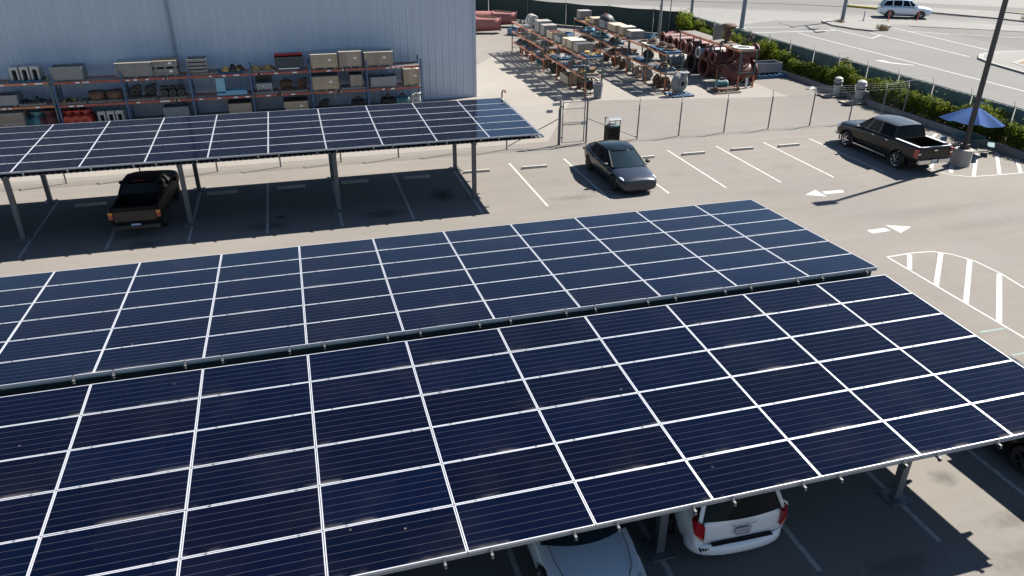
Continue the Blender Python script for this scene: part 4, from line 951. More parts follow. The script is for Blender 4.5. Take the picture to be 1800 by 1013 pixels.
for x, y, z, w, ms, sd in [(X2, 32.4, 1.22, "near", [M_rust, M_dark, M_brass], 61), (X2, 38.2, 1.22, "third", [M_dark, M_rust], 63), (X2, 40.8, .80, "fourth", [M_rust, M_red, M_dark], 64), (X2, 40.8, 1.52, "upper fourth", [M_rust, M_cast, M_dark], 65), (X2, 43.6, .8, "fifth", [M_dark, M_rust], 66), (X2, 43.6, 1.52, "upper fifth", [M_dark, M_rust, M_teal], 67), (X2, 46.6, .8, "far", [M_dark, M_bin], 68), (X2, 46.6, 1.52, "upper far", [M_rust, M_ltblue, M_dark], 69)]:
    pallet("pallet holding loose castings in the %s bay of the middle yard rack" % w, (x, y, z), 0, 1.05, 1.3 if y < 40 else 1.1, M_pallet if sd % 2 else M_palwood)
    pile("loose_castings", "loose castings on the pallet in the %s bay of the middle yard rack" % w, "machine parts", (x, y, z + .122), 0, ms, sd, 9, .8, 1.0, .17)
pallet("blue pallet with a dark motor in the second bay of the middle yard rack", (X2, 35.6, 1.22), 0, 1.1, 1.3)
casting("motor_casting", "dark motor standing on the blue pallet in the second bay of the middle yard rack", "motor", (X2, 35.0, 1.342), R90, 1.05, M_dark, 4, 3)
for i, (y, m, k) in enumerate(((31.7, M_rust, 4), (32.6, M_rust, 1), (33.4, M_rust, 3), (34.9, M_cast, 0), (35.8, M_rust, 2), (36.6, M_wood, 1), (38.0, M_cast, 0), (39.0, M_rust, 3), (40.4, M_rust, 0), (42.2, M_dark, 3), (44.6, M_rust, 1), (46.4, M_dark, 0))):
    casting("ground_casting", "machine casting on the ground under the middle yard rack, %s from the near end" % ords[i], "casting", (X2, y, .004), random.uniform(0, 3), 1.0, m, i, k, "castings on the ground under the middle yard rack")
# rack three: boards on top, pipes below
t = thing("board_deck", "grey weathered boards laid along the top of the right yard rack", "boards", (X3, 0, 2.402))
M_deckwood = pmat("dark weathered boards", (.135, .115, .10), .9, var=.2, vs=4, rnd=.25)
for k in range(7): piece("board", M_deckwood, t, -.55 + k * .158, -.55 + k * .158 + .145, 34.2, 39.5, .0, .03)
for k in range(5): piece("board", M_deckwood, t, -.55, .55, 31.3 + k * .5, 31.3 + k * .5 + .4, .0, .03)
t = thing("ring_flange", "large flat white ring flange on the near end of the right yard rack", "flange", (X3 + .05, 31.95, 2.44)); mb = MB(); mb.lathe(ringprof(.66, .42, .04), 32); mb.build("ring", M_whitecast, t)
t = thing("bell_fitting", "brown bell shaped fitting standing on the right yard rack", "fitting", (X3 + .1, 34.1, 2.44)); MB().lathe([(0, 0), (.42, .02), (.42, .07), (.2, .1), (.18, .42), (.3, .5), (.3, .62), (.22, .7), (.2, .86), (.45, .95), (.52, 1.12), (.4, 1.24), (0, 1.28)], 20).build("bell_body", M_rust, t)
t = thing("wooden_grating", "grey wooden grating leaning upright on the right yard rack", "grating", (X3 + .1, 35.4, 2.42), .25)
for k in range(8): piece("slat", M_grey_wood, t, -.45 + k * .115, -.45 + k * .115 + .085, -.02, .02, .0, 1.0)
for z in (.2, .75): piece("cross_slat", M_grey_wood, t, -.47, .47, .021, .05, z, z + .08)
def pipe(label, loc, rz, L, r, mat, fl=1.45, mid=False, group=None, seg=22, drop=None):
    """a hollow pipe along local x with a thick bolted flange at both ends, resting on its flanges"""
    t = thing("flanged_pipe", label, "pipe", loc, rz, group); zc = r * fl
    MB().lathe([(r, -L / 2), (r, L / 2), (r * .86, L / 2), (r * .86, -L / 2), (r, -L / 2)], seg, M=T(0, 0, zc) @ RX).build("pipe_barrel", mat, t)
    for x in (-L / 2 - .001, L / 2 - .069) + ((-.035,) if mid else ()):
        f = MB(); f.lathe(ringprof(r * fl, r * .87, .07), seg, M=T(x, 0, zc) @ RX)
        for k in range(8):
            a = k * math.pi / 4 + .2; f.cyl((x - .03, r * (fl + 1) / 2 * math.cos(a), zc + r * (fl + 1) / 2 * math.sin(a)), (x + .1, r * (fl + 1) / 2 * math.cos(a), zc + r * (fl + 1) / 2 * math.sin(a)), .022, n=5)
        f.build("flange", mat, t)
    MB().lathe([(0, 0), (r * .86, 0)], seg, M=T(L * .1, 0, zc) @ RX).build("bore_shade_disc", M_interior, t)  # dark disc painted as the shade deep in the pipe
    return t
G = "red pipes on the right yard rack"
# cross arms that carry the upper pipes
t = thing("pipe_trestle", "low steel trestle carrying the row of red pipes inside the right yard rack", "trestle", (15.5, 0, 0))
for x in (-.75, .9): MB().box(x - .05, x + .05, 33.0, 42.4, 1.02, 1.14).build("rail", M_rust, t, smooth=0)
for y in (33.3, 36.4, 39.4, 42.2):
    for x in (-.75, .9): MB().box(x - .05, x + .05, y - .05, y + .05, 0, 1.019).build("leg", M_rust, t, smooth=0)
up = [(33.5, .33, M_red, 2.5), (34.7, .30, M_red, 2.2), (35.75, .28, M_whitecast, 2.3), (36.8, .33, M_red, 2.5), (37.9, .33, M_pink, 2.4), (39.0, .32, M_red, 2.4), (40.1, .33, M_red, 2.3), (41.3, .35, M_red, 2.4)]
for i, (y, r, m, L) in enumerate(up):
    pipe("flanged %s pipe lying across the trestle, %s from the near end" % ("white" if m is M_whitecast else "red", ords[i]), (15.55, y, 1.14), random.uniform(-.03, .03), L, r, m, 1.42, False, G)
for i, (y, r, m, L, x) in enumerate([(36.6, .62, M_dark, 1.6, 15.2), (35.0, .60, M_red, 2.2, 15.6), (38.3, .34, M_cast, 2.3, 14.6), (39.5, .34, M_whitecast, 2.3, 14.9), (41.2, .55, M_red, 2.0, 15.4)]):
    pipe("%s pipe lying on the ground under the trestle, %s from the near end" % (("wide dark", "wide red", "slim grey", "slim white", "large red")[i], ords[i]), (x, y, .004), random.uniform(-.04, .04), L, r, m, 1.2 if r > .5 else 1.4, False, "pipes on the ground below the right yard rack")
t = thing("pump_barrel", "big red pump barrel with a side outlet at the near end of the right rack", "pump", (15.75, 32.35, .004), 0)
MB().lathe([(0, -1.0), (.50, -1.0), (.62, -.7), (.66, .4), (.56, .7), (.56, .95), (0, .95)], 28, M=T(0, 0, .78) @ RX).build("barrel", M_red, t)
f = MB(); f.lathe(ringprof(.78, .5, .08), 28, M=T(.9, 0, .78) @ RX); f.build("flange", M_red, t)
o = MB(); o.cyl((-.35, -.3, 1.2), (-.35, -.95, 1.62), .33, n=18); flange(o, (-.35, -.95, 1.62), 'y', .5, .24, .08); o.build("side_outlet", M_red, t)
MB().box(-.8, -.6, -.5, .5, 0, .3).box(.5, .7, -.5, .5, 0, .3).build("cradle", M_rust, t, smooth=0)
pipe("red pipe with two lifting lugs on top of the pump barrel", (16.2, 32.9, 1.44), .05, 2.0, .38, M_red, 1.4)
t = thing("white_bollard", "short white pipe bollard at the near corner of the right rack", "bollard", (15.56, 30.95, .004)); MB().lathe([(0, 0), (.085, 0), (.085, .62), (.07, .66), (0, .67)], 14).build("bollard_post", M_white, t)
# loose machines on the slab
pallet("blue pallet under the grey pump casing in front of the middle rack", (10.25, 30.15, .004), .05, 1.5, 1.2, None, None)
t = thing("pump_casing", "grey round pump casing standing on a blue pallet in front of the middle rack", "pump", (10.2, 30.2, .126), .25)
MB().lathe([(.15, -.26), (.42, -.26), (.60, -.12), (.62, .12), (.45, .28), (0, .28)], 24, M=T(0, 0, .66) @ RYm).build("volute", M_cast, t)
MB().cyl((.28, 0, .75), (.28, 0, 1.28), .24, .26, 16).build("outlet", M_cast, t); f = MB(); flange(f, (0, -.30, .66), 'y', .30, .16, .05); flange(f, (.28, 0, 1.26), 'z', .34, .2, .05); f.build("flange", M_cast, t)
MB().lathe([(0, 0), (.2, 0)], 18, M=T(0, -.24, .66) @ RYm).build("opening_shade_disc", M_interior, t); MB().box(-.4, .4, -.2, .2, 0, .12).build("foot", M_cast, t, smooth=0)  # the disc's dark colour stands in for shade inside the suction opening
pallet("dark pallet under the green motor and rusty shafts beside the right rack", (13.55, 30.3, .004), 0, 1.9, 1.1, M_palwood, None)
casting("pump_motor", "dark green motor on the pallet of rusty shafts beside the right rack", "motor", (13.45, 30.55, .126), .05, 1.05, M_teal, 2, 3)
for i, (y, a) in enumerate(((29.95, .04), (30.15, -.05), (30.35, .1))):
    t = thing("rusty_shaft", "long rusty flanged shaft on the dark pallet, %s" % ("nearest to the fence", "middle of three", "farthest from the fence")[i], "shaft", (13.6, y, .126 + .0), a, "rusty shafts on the dark pallet"); mb = MB(); mb.cyl((-.8, 0, .14), (.8, 0, .14), .07, n=10); mb.build("shaft_rod", M_rust, t); f = MB(); flange(f, (-.8, 0, .14), 'x', .14, .07, .05); flange(f, (.75, 0, .14), 'x', .14, .07, .05); f.build("flange", M_rust, t)
t = thing("rubbish_bin", "grey round plastic bin at the near end of the left yard rack", "bin", (4.85, 30.72, .004)); MB().lathe([(0, .0), (.24, 0), (.31, .88), (.34, .88), (.34, .93), (.29, .93), (.25, .1), (0, .1)], 20).build("bin_body", M_greybin, t)
pallet("large blue pallet under the grey tank box by the shrubs", (19.0, 33.8, .0), .02, 2.3, 1.3, M_pallet, None).scale = (1, 1, 2.45)
t = openbin("grey steel tank box with stencil marks on a blue pallet by the shrubs", (18.9, 33.95, .30), .02, 1.95, 1.05, .72, M_bin, None)
mb = MB(); rg = random.Random(4)
for k in range(9): mb.box(-.7 + k * .15, -.7 + k * .15 + .1, -.531, -.527, .32, .44)
mb.build("stencil_marks", M_cast, t, smooth=0)
for (x, y, s, lb) in ((20.0, 27.5, .86, "smaller weathered white vertical pump motor on a skid near the shrubs"), (20.15, 25.55, 1.0, "larger weathered white vertical pump motor on a skid near the shrubs")):
    t = thing("vertical_motor", lb, "pump motor", (x, y, .1), 0, "vertical pump motors by the shrubs")
    b = MB(); b.lathe([(0, .0), (.34, 0), (.34, .06), (.27, .08), (.27, .62), (.32, .64), (.32, .72), (.27, .74), (.27, .92), (0, .92)], 18); b.build("motor_body", M_motor, t)
    MB().lathe([(.0, .92), (.31, .93), (.33, 1.02), (.25, 1.08), (.30, 1.12), (.27, 1.22), (.14, 1.3), (0, 1.33)], 18).build("motor_cap", M_motor, t)
    MB().cyl((.25, -.05, .45), (.5, -.1, .5), .13, n=10).box(.3, .52, -.25, .0, .2, .62).build("terminal_box", M_cast, t)
    MB().lathe([(.28, .15), (.285, .16), (.285, .2), (.28, .21)], 18).lathe([(.28, .76), (.30, .77), (.30, .84), (.28, .85)], 18).build("dark_band", M_dark, t)
    for ch in t.children: ch.scale = (s, s, s)
    sk = thing("motor_skid", "dark timber skid under the %s vertical motor" % ("smaller" if s < 1 else "larger"), "skid", (x - .1, y, 0)); 
    for yy_ in (-.4, .4): piece("runner", M_dark, sk, -1.0, .7, yy_ - .07, yy_ + .07, 0, .07)
    for k in range(5): piece("plank", M_palwood, sk, -.95 + k * .38, -.95 + k * .38 + .3, -.5, .5, .0705, .0995)
t = thing("steel_sheet", "pale crumpled sheet lying by the kerb near the vertical motors", "sheet", (19.7, 29.6, 0.0)); MB().add([(-.5, -.3, .02), (.6, -.35, .10), (.7, .3, .03), (-.6, .35, .12), (0, 0, .2)], [(0, 1, 4), (1, 2, 4), (2, 3, 4), (3, 0, 4)]).build("crumpled_sheet", M_cast, t, smooth=0).scale = (.6, .6, 1)
t = thing("pink_dome", "faded pink dome lid on the ground by the far fence", "dome", (19.6, 49.4, 0)); MB().lathe([(.0, .05), (1.15, .05), (1.2, .12), (1.05, .2), (.9, .5), (.5, .75), (0, .82)], 28).build("dome_shell", M_pink, t); MB().cyl((-1.0, -.9, .0), (-.2, -1.0, .1), .25, n=12).build("side_pipe", M_red, t)
t = openbin("low blue steel tray beside the windscreen fence", (16.8, 50.6, 0), -.8, 2.6, 1.0, .6, M_pallet, None)
t = openbin("long dark blue trough behind the left yard rack", (8.6, 54.2, 0), -.75, 6.0, 1.2, .55, M_bluerack, None)
# big red discharge pipes behind the warehouse corner
def discharge(label, loc, rz, m2, L=4.6):
    t = thing("discharge_head", label, "pump column", loc, rz)
    MB().lathe([(.62, -L / 2), (.66, -L / 2), (.66, 0), (.72, .0), (.72, .1), (.66, .1), (.55, L / 2), (.45, L / 2), (.56, .1), (.56, -L / 2), (.62, -L / 2)], 26, M=T(0, 0, .78) @ RX).build("column_pipe", M_pink, t)
    MB().box(-L / 2 - .06, -L / 2, -1.05, 1.05, 0, 1.95).build("square_flange", M_pink, t, smooth=0)
    MB().lathe([(0, -1.7), (.62, -1.7), (.7, -1.6), (.7, 0), (0, 0)], 26, M=T(-L / 2 - .062, 0, .82) @ RX).build("motor_end", m2, t)
    f = MB(); f.lathe(ringprof(.62, .45, .07), 26, M=T(L / 2, 0, .78) @ RX); f.build("end_flange", M_red, t)
    MB().lathe([(0, 0), (.5, 0)], 20, M=T(L * .3, 0, .78) @ RX).build("bore_shade_disc", M_interior, t)  # dark disc, the column's inner shade put into its colour
    s = MB()
    for k in range(3): s.bar((.2, -.4 + .4 * k, 1.46), (2.0, -.35 + .35 * k, 1.34), .06)
    s.build("tie_rod", M_rust, t); return t
discharge("big faded red pump column with a grey motor end just beyond the warehouse corner", (3.4, 57.6, 0), -.22, M_cast)
t = discharge("big faded red pump column with a blue motor end near the windscreen fence", (5.9, 61.0, 0), -.25, M_bluep)
mb = MB(); mb.lathe(ringprof(.13, .09, .05), 14, M=T(-3.7, 0, 1.6) @ RYm); mb.build("lifting_eye", M_bluep, t)
pile("small_parts", "rusty small parts lying beyond the far end of the left yard rack", "machine parts", (7.2, 56.6, 0), 0, [M_rust, M_dark, M_cast], 77, 9, 2.2, 1.4, .2)
for i, (x, y, a) in enumerate(((7.0, 46.6, .1), (7.9, 45.5, -.2))):
    pipe("short pink pipe spool on the ground between the yard racks, %s" % ("farther one", "nearer one")[i], (x, y, .004), a, 1.5, .25, M_pink, 1.4, False, "pink pipe spools between the racks")

# ------------------------------------------------------------------ bin, table, umbrella
t = thing("litter_bin", "dark slatted litter bin with an arched grey hood behind the dark sedan", "litter bin", (1.78, 21.15, 0))
for k in range(9):
    a = k / 8; piece("slat", M_carblack, t, -.30 + a * .55, -.30 + a * .55 + .05, -.30, -.275, .04, .98)
for k in range(9): a = k / 8; piece("slat", M_carblack, t, -.32, -.295, -.27 + a * .5, -.27 + a * .5 + .045, .04, .98); piece("slat", M_carblack, t, .295, .32, -.27 + a * .5, -.27 + a * .5 + .045, .04, .98)
MB().box(-.29, .29, -.27, .27, .02, .9).build("liner", M_black, t, smooth=0)
MB().lathe(ringprof(.3, .17, .05), 18, M=T(0, 0, .98)).build("rim", M_tableg, t)
hd = MB(); n = 8; vs = []
for i in range(n + 1):
    f = -1 + 2 * i / n; vs += [(-.33, f * .32, 1.33 + .10 * (1 - f * f)), (.33, f * .32, 1.33 + .10 * (1 - f * f)), (-.33, f * .32, 1.30 + .10 * (1 - f * f)), (.33, f * .32, 1.30 + .10 * (1 - f * f))]
fs = []
for i in range(n): a = i * 4; fs += [(a, a + 4, a + 5, a + 1), (a + 2, a + 3, a + 7, a + 6), (a, a + 2, a + 6, a + 4), (a + 1, a + 5, a + 7, a + 3)]
hd.add(vs, fs).build("hood", M_post, t)
for sx in (-.29, .29):
    for sy in (-.27, .27): MB().bar((sx, sy, .98), (sx, sy, 1.34), .035).build("hood_post", M_pole, t, smooth=0)
t = thing("picnic_table", "dark green octagonal picnic table with attached seats beside the lamp post", "picnic table", (18.75, 15.7, 0), .35)
MB().lathe([(0, .72), (.78, .72), (.80, .74), (.78, .765), (0, .765)], 8).build("tabletop", M_tableg, t, smooth=20)
for k in range(4):
    a = k * math.pi / 2 + .4; ca, sa = math.cos(a), math.sin(a)
    s = MB().box(-.45, .45, -.15, .15, .43, .465, M=Matrix.Rotation(a + math.pi / 2, 4, 'Z') @ T(0, -1.05, 0)); s.build("seat", M_tableg, t, smooth=0)
    MB().tube([(.55 * ca, .55 * sa, .72), (.5 * ca, .5 * sa, .10), (.62 * ca, .62 * sa, .04), (1.0 * ca, 1.0 * sa, .10), (1.08 * ca, 1.08 * sa, .43)], .024, 7).build("leg", M_tableg, t)
MB().cyl((0, 0, 0), (0, 0, .06), .26, n=18).build("umbrella_stand", M_tableg, t)
t = thing("umbrella", "large royal blue patio umbrella tilted over the picnic table", "umbrella", (18.75, 15.7, 0))
MB().cyl((0, 0, .06), (.05, .08, 2.2), .022, n=8).build("mast", M_galv, t)
UM = T(.06, .1, 2.22) @ Matrix.Rotation(rad(7), 4, 'Y') @ Matrix.Rotation(rad(-4), 4, 'X') @ Matrix.Rotation(.2, 4, 'Z')
for k in range(8):
    a0, a1 = k * math.pi / 4, (k + 1) * math.pi / 4; vs = []; fs = []; nr, nc = 5, 6
    for i in range(nr + 1):
        f = i / nr
        for j in range(nc + 1):
            g_ = j / nc; a = a0 + (a1 - a0) * g_; sag = 1 - .10 * math.sin(g_ * math.pi) * f
            r = 1.52 * f * (math.cos(math.pi / 8) / math.cos((g_ - .5) * math.pi / 4)) * sag
            z = -.74 * f ** 1.1 - .10 * math.sin(g_ * math.pi) * f
            vs.append((r * math.cos(a), r * math.sin(a), z))
    for i in range(nr):
        for j in range(nc): p = i * (nc + 1) + j; fs.append((p, p + 1, p + nc + 2, p + nc + 1))
    MB().add(vs, fs, 0, UM).build("canopy_panel", M_fabric, t, smooth=40)
    r = MB(); r.bar(UM @ Vector((0, 0, -.1)), UM @ Vector((1.5 * math.cos(a0), 1.5 * math.sin(a0), -.75)), .018); r.build("rib", M_galv, t, smooth=0)
MB().lathe([(0, -.06), (.16, -.05), (.1, .0), (.03, .05), (0, .09)], 12, M=UM).build("finial_cap", M_fabric, t)

# ------------------------------------------------------------------ vehicles (local +y is the nose)
def subsurf_mesh(mb, mats, name, lvl=2, cuts=()):
    me = mb.mesh(name, mats, 0); o = bpy.data.objects.new(name, me); COL.objects.link(o)
    if lvl: md = o.modifiers.new("s", 'SUBSURF'); md.levels = lvl; md.render_levels = lvl
    cs = []
    for c in cuts:
        cm = c.mesh("cut", mats, 0); co = bpy.data.objects.new("cut", cm); COL.objects.link(co); cs.append(co)
        b = o.modifiers.new("b", 'BOOLEAN'); b.operation = 'DIFFERENCE'; b.object = co; b.solver = 'EXACT'
    bpy.context.view_layer.update()
    dg = bpy.context.evaluated_depsgraph_get(); ne = bpy.data.meshes.new_from_object(o.evaluated_get(dg)); ne.name = name
    for c in cs: bpy.data.objects.remove(c, do_unlink=True)
    bpy.data.objects.remove(o, do_unlink=True)
    ne.polygons.foreach_set("use_smooth", [True] * len(ne.polygons)); ne.set_sharp_from_angle(angle=rad(38)); return ne
def wheel(t, x, y, r, w, rim, side, spokes=5):
    q = thing_part("wheel", t, (x, y, r))
    tm = MB().lathe([(r * .66, -w / 2), (r * .93, -w / 2), (r, -w * .34), (r, w * .34), (r * .93, w / 2), (r * .66, w / 2), (r * .62, 0), (r * .66, -w / 2)], 28, M=RX).build("tyre", M_tyre, q)
    rm = MB(); s = side
    rm.lathe([(r * .67, w * .5 * s), (r * .62, w * .47 * s), (r * .60, w * .2 * s), (r * .60, -w * .4 * s)], 28, M=RX)
    for k in range(spokes):
        a = 2 * math.pi * k / spokes; c, sn = math.cos(a), math.sin(a)
        rm.bar((w * .40 * s, c * r * .08, sn * r * .08), (w * .44 * s, c * r * .64, sn * r * .64), r * .20, .04)
    rm.lathe([(0, w * .46 * s), (r * .15, w * .45 * s), (r * .17, w * .34 * s)], 14, M=RX); rm.build("rim", rim, q)
    MB().lathe([(0, w * .1 * s), (r * .6, w * .1 * s)], 20, M=RX).build("brake_disc", M_carblack, q)
def thing_part(name, t, loc):
    o = bpy.data.objects.new(name, None); COL.objects.link(o); o.parent = t; o.location = loc; o.empty_display_size = .1; return o
def ring(y, zb, zm, zt, wb, wm, wt, cr):
    h = [(0, zb), (wb, zb), (wm * .985, zb + .35 * (zm - zb)), (wm, zm), (wm * .985, zm + .6 * (zt - zm)), (wt, zt), (wt * .55, zt + cr * .85), (0, zt + cr)]
    return [(x, y, z) for x, z in h] + [(-x, y, z) for x, z in h[-2:0:-1]]
def quadgrid(mb, p00, p10, p01, p11, nu, nv, bulge=(0, 0, 0), bz=0., m=0):
    """a smooth patch between four corners; bulge pushes its middle out"""
    p = [Vector(q) for q in (p00, p10, p01, p11)]; B = Vector(bulge); vs = []; fs = []
    for j in range(nv + 1):
        v = j / nv
        for i in range(nu + 1):
            u = i / nu; a = p[0].lerp(p[1], u).lerp(p[2].lerp(p[3], u), v); k = 4 * u * (1 - u); kv = 4 * v * (1 - v)
            a = a + B * k + Vector((0, 0, bz)) * k * (.5 + .5 * kv); vs.append(tuple(a))
    for j in range(nv):
        for i in range(nu): q = j * (nu + 1) + i; fs.append((q, q + 1, q + nu + 2, q + nu + 1))
    return mb.add(vs, fs, m)
def inset(pts, f, out):
    c = sum((Vector(p) for p in pts), Vector()) / len(pts); n = (Vector(pts[1]) - Vector(pts[0])).cross(Vector(pts[-1]) - Vector(pts[0])).normalized()
    if n.dot(Vector((c.x, 0, 0))) < 0: n = -n
    return [tuple(Vector(p) + (c - Vector(p)).normalized() * f + n * out) for p in pts]
def vehicle(name, label, cat, loc, rz, sp):
    t = thing(name, label, cat, loc, rz); paint = sp["paint"]; ax = sp["axles"]; r = sp["r"]; hw = sp["hw"]
    b = MB().loft([ring(*s) for s in sp["secs"]])
    cuts = []
    for y in ax:
        c = MB(); c.cyl((-hw - .3, y, r * 1.02), (-hw + .34, y, r * 1.02), r * 1.17, n=26); cuts.append(c)
        c = MB(); c.cyl((hw - .34, y, r * 1.02), (hw + .3, y, r * 1.02), r * 1.17, n=26); cuts.append(c)
    if "bed" in sp: cuts.append(MB().box(*sp["bed"]))
    link(subsurf_mesh(b, [paint], "body", 2, cuts), "body", t)
    MB().box(-hw + .32, hw - .32, min(ax) - .5, max(ax) + .5, r * .55, r * 1.6).build("underbody", M_carblack, t, smooth=0)
    # greenhouse
    gb, gt = sp["gb"], sp["gt"]; n = len(gb); pil = sp.get("pillar", paint)
    for s in (1, -1):
        fr = MB()
        for i in range(n - 1):
            q = [(s * gb[i][2], gb[i][0], gb[i][1]), (s * gb[i + 1][2], gb[i + 1][0], gb[i + 1][1]), (s * gt[i + 1][2], gt[i + 1][0], gt[i + 1][1]), (s * gt[i][2], gt[i][0], gt[i][1])]
            fr.add(q, [(0, 1, 2, 3)]); g = inset(q, sp.get("inset", .075), .006)
            MB().add(g, [(0, 1, 2, 3)]).build("side_window", M_glass, t, smooth=0)
        fr.build("window_frame", pil, t, smooth=0)
    f0, f1, b0, b1 = gb[0], gt[0], gb[-1], gt[-1]
    mb = MB(); quadgrid(mb, (-f0[2] + .03, f0[0] + .005, f0[1]), (f0[2] - .03, f0[0] + .005, f0[1]), (-f1[2] + .03, f1[0], f1[1]), (f1[2] - .03, f1[0], f1[1]), 8, 4, (0, sp.get("bulge", .16), 0), 0.03); mb.build("windscreen", M_glass2, t, smooth=60)
    for s in (1, -1):
        MB().bar((s * f0[2] * .985, f0[0], f0[1]), (s * f1[2] * .985, f1[0], f1[1]), .06, .05).build("pillar", pil, t, smooth=0)
        MB().bar((s * b0[2] * .985, b0[0], b0[1]), (s * b1[2] * .985, b1[0], b1[1]), .07, .05).build("pillar", pil, t, smooth=0)
    mb = MB(); quadgrid(mb, (-b0[2] + .03, b0[0] - .005, b0[1]), (b0[2] - .03, b0[0] - .005, b0[1]), (-b1[2] + .03, b1[0], b1[1]), (b1[2] - .03, b1[0], b1[1]), 8, 4, (0, -sp.get("rbulge", .08), 0), .02); mb.build("rear_window", M_glass, t, smooth=60)
    mb = MB(); rings = []
    for (y, z, w) in gt:
        row = []
        for i in range(9):
            u = -1 + 2 * i / 8; row.append((u * w, y + (sp.get("bulge", .16) * (1 - u * u) if y == gt[0][0] else (-sp.get("rbulge", .08) * (1 - u * u) if y == gt[-1][0] else 0)), z + sp.get("crown", .05) * (1 - u ** 4) + .003))
        rings.append(row)
    vs = [p for rw in rings for p in rw]; fs = [(a * 9 + i, a * 9 + i + 1, a * 9 + i + 10, a * 9 + i + 9) for a in range(len(rings) - 1) for i in range(8)]
    mb.add(vs, fs); me = subsurf_mesh(mb, [sp.get("roofm", paint)], "roof", 2); link(me, "roof", t)
    for s in (1, -1):
        for y in ax: wheel(t, s * (hw - .125), y, r, .22 if r < .36 else .27, sp["rim"], s, sp.get("spokes", 5))
        MB().lathe([(0, -.11), (.06, -.1), (.09, 0), (.07, .08), (0, .1)], 10, M=T(s * (f0[2] + .2), f0[0] - .3, f0[1] + .06) @ RX @ Matrix.Scale(1.2, 4, (0, 1, 0))).build("mirror", sp.get("mirror", paint), t)
        for y in sp.get("handles", ()): MB().box(s * (hw - .01) - .015, s * (hw - .01) + .022, y - .09, y + .09, sp["hz"], sp["hz"] + .035).build("door_handle", sp.get("handlem", paint), t, smooth=0)
        for (x, y, z, rx, ry, rzz, m, nm) in sp.get("lamps", ()):
            mb = MB(); mb.lathe([(0, -1), (.5, -.86), (.86, -.5), (1, 0), (.86, .5), (.5, .86), (0, 1)], 16, M=T(s * x, y, z) @ Matrix.Diagonal((rx, ry, rzz, 1))); mb.build(nm, m, t)
    for y, sgn in ((sp["plate"][0], -1),) + (((sp["plate_f"], 1),) if "plate_f" in sp else ()):
        MB().box(-.16, .16, y - .006, y + .006, sp["plate"][1], sp["plate"][1] + .155).build("licence_plate", sp.get("platem", M_plate), t, smooth=0)
    return t
sedan_secs = [(2.36, .24, .44, .60, .56, .66, .50, .02), (2.30, .19, .46, .665, .68, .78, .60, .03), (2.1, .17, .52, .72, .74, .86, .68, .06), (1.6, .16, .56, .80, .76, .915, .74, .08), (1.0, .16, .60, .88, .76, .925, .77, .07), (.3, .16, .62, .92, .76, .925, .82, .02),
              (-.6, .16, .64, .95, .76, .925, .82, .02), (-1.4, .16, .66, .99, .76, .925, .79, .02), (-1.95, .20, .70, 1.04, .74, .89, .70, .02), (-2.24, .28, .70, 1.03, .66, .80, .60, .01), (-2.35, .40, .68, .92, .5, .66, .48, 0)]
SED = dict(paint=M_graphite, axles=(1.47, -1.41), r=.335, hw=.925, secs=sedan_secs, pillar=M_carblack, roofm=M_glass, rim=M_rimdark, spokes=5, crown=.045, bulge=.2,
           gb=[(1.10, .905, .80), (.32, .95, .86), (-.6, .975, .86), (-1.4, 1.0, .82), (-1.98, 1.05, .66)], gt=[(.22, 1.365, .625), (-.08, 1.41, .655), (-.6, 1.415, .66), (-1.15, 1.35, .62), (-1.4, 1.29, .58)],
           handles=(-.35, -1.25), hz=.86, lamps=((.735, 1.93, .675, .075, .30, .055, M_headl, "headlight"), (.64, -2.16, .88, .16, .14, .06, M_taill, "tail_light")), plate=(-2.345, .62), mirror=M_carblack)
t = vehicle("dark_sedan", "glossy graphite electric sedan with a dark glass roof parked nose out in the open stalls", "car", (.06, 16.28, 0), rad(180), SED)
mb = MB(); mb.box(-.62, .62, 2.27, 2.325, .26, .33); mb.build("lower_intake", M_carblack, t, smooth=0)
MB().loft([[(x, 2.36 - .36 * (x / .8) ** 2 * .9, .155), (x, 2.36 - .36 * (x / .8) ** 2 * .9, .20), (x, 1.9, .20), (x, 1.9, .155)] for x in (-.8, -.5, -.2, .2, .5, .8)]).build("front_lip", M_carblack, t, smooth=0)
for s in (1, -1):
    for y, za, zb in ((.95, .55, .9), (-.1, .3, .93), (-.95, .42, .96)): MB().bar((s * .922, y, za), (s * .905, y, zb), .012, .012).build("door_gap", M_carblack, t, smooth=0)
MB().lathe([(0, 0), (.04, 0), (.03, .008), (0, .01)], 10, M=T(0, 2.2, .715) @ Matrix.Rotation(rad(-50), 4, 'X')).build("nose_badge", M_chrome, t)
W2 = dict(SED); W2.update(paint=M_suvwhite, roofm=M_suvwhite, rim=M_chrome, lamps=((.66, 2.02, .66, .13, .30, .07, M_headl, "headlight"), (.64, -2.16, .88, .16, .14, .06, M_taill, "tail_light")))
t = vehicle("white_car", "pale silver white car parked nose out under the front carport, only its bonnet showing", "car", (-9.42, -3.1, 0), rad(180), W2)
mb = MB()
pts = [(-.70, .95, .955), (-.69, 1.45, .875), (-.62, 1.85, .80), (-.45, 2.09, .735), (0, 2.2, .71), (.45, 2.09, .735), (.62, 1.85, .80), (.69, 1.45, .875), (.70, .95, .955)]
mb.tube(pts, .007, 4); mb.build("bonnet_gap", M_carblack, t)
mb = MB(); mb.box(-.5, .5, 2.28, 2.34, .30, .42); mb.build("grille", M_carblack, t, smooth=0)
D2 = dict(SED); D2.update(paint=M_brown, roofm=M_brown, rim=M_rimdark)
vehicle("black_sedan", "black sedan in the shade at the right edge, only a front wheel showing", "car", (1.72, -2.75, 0), rad(180), D2)

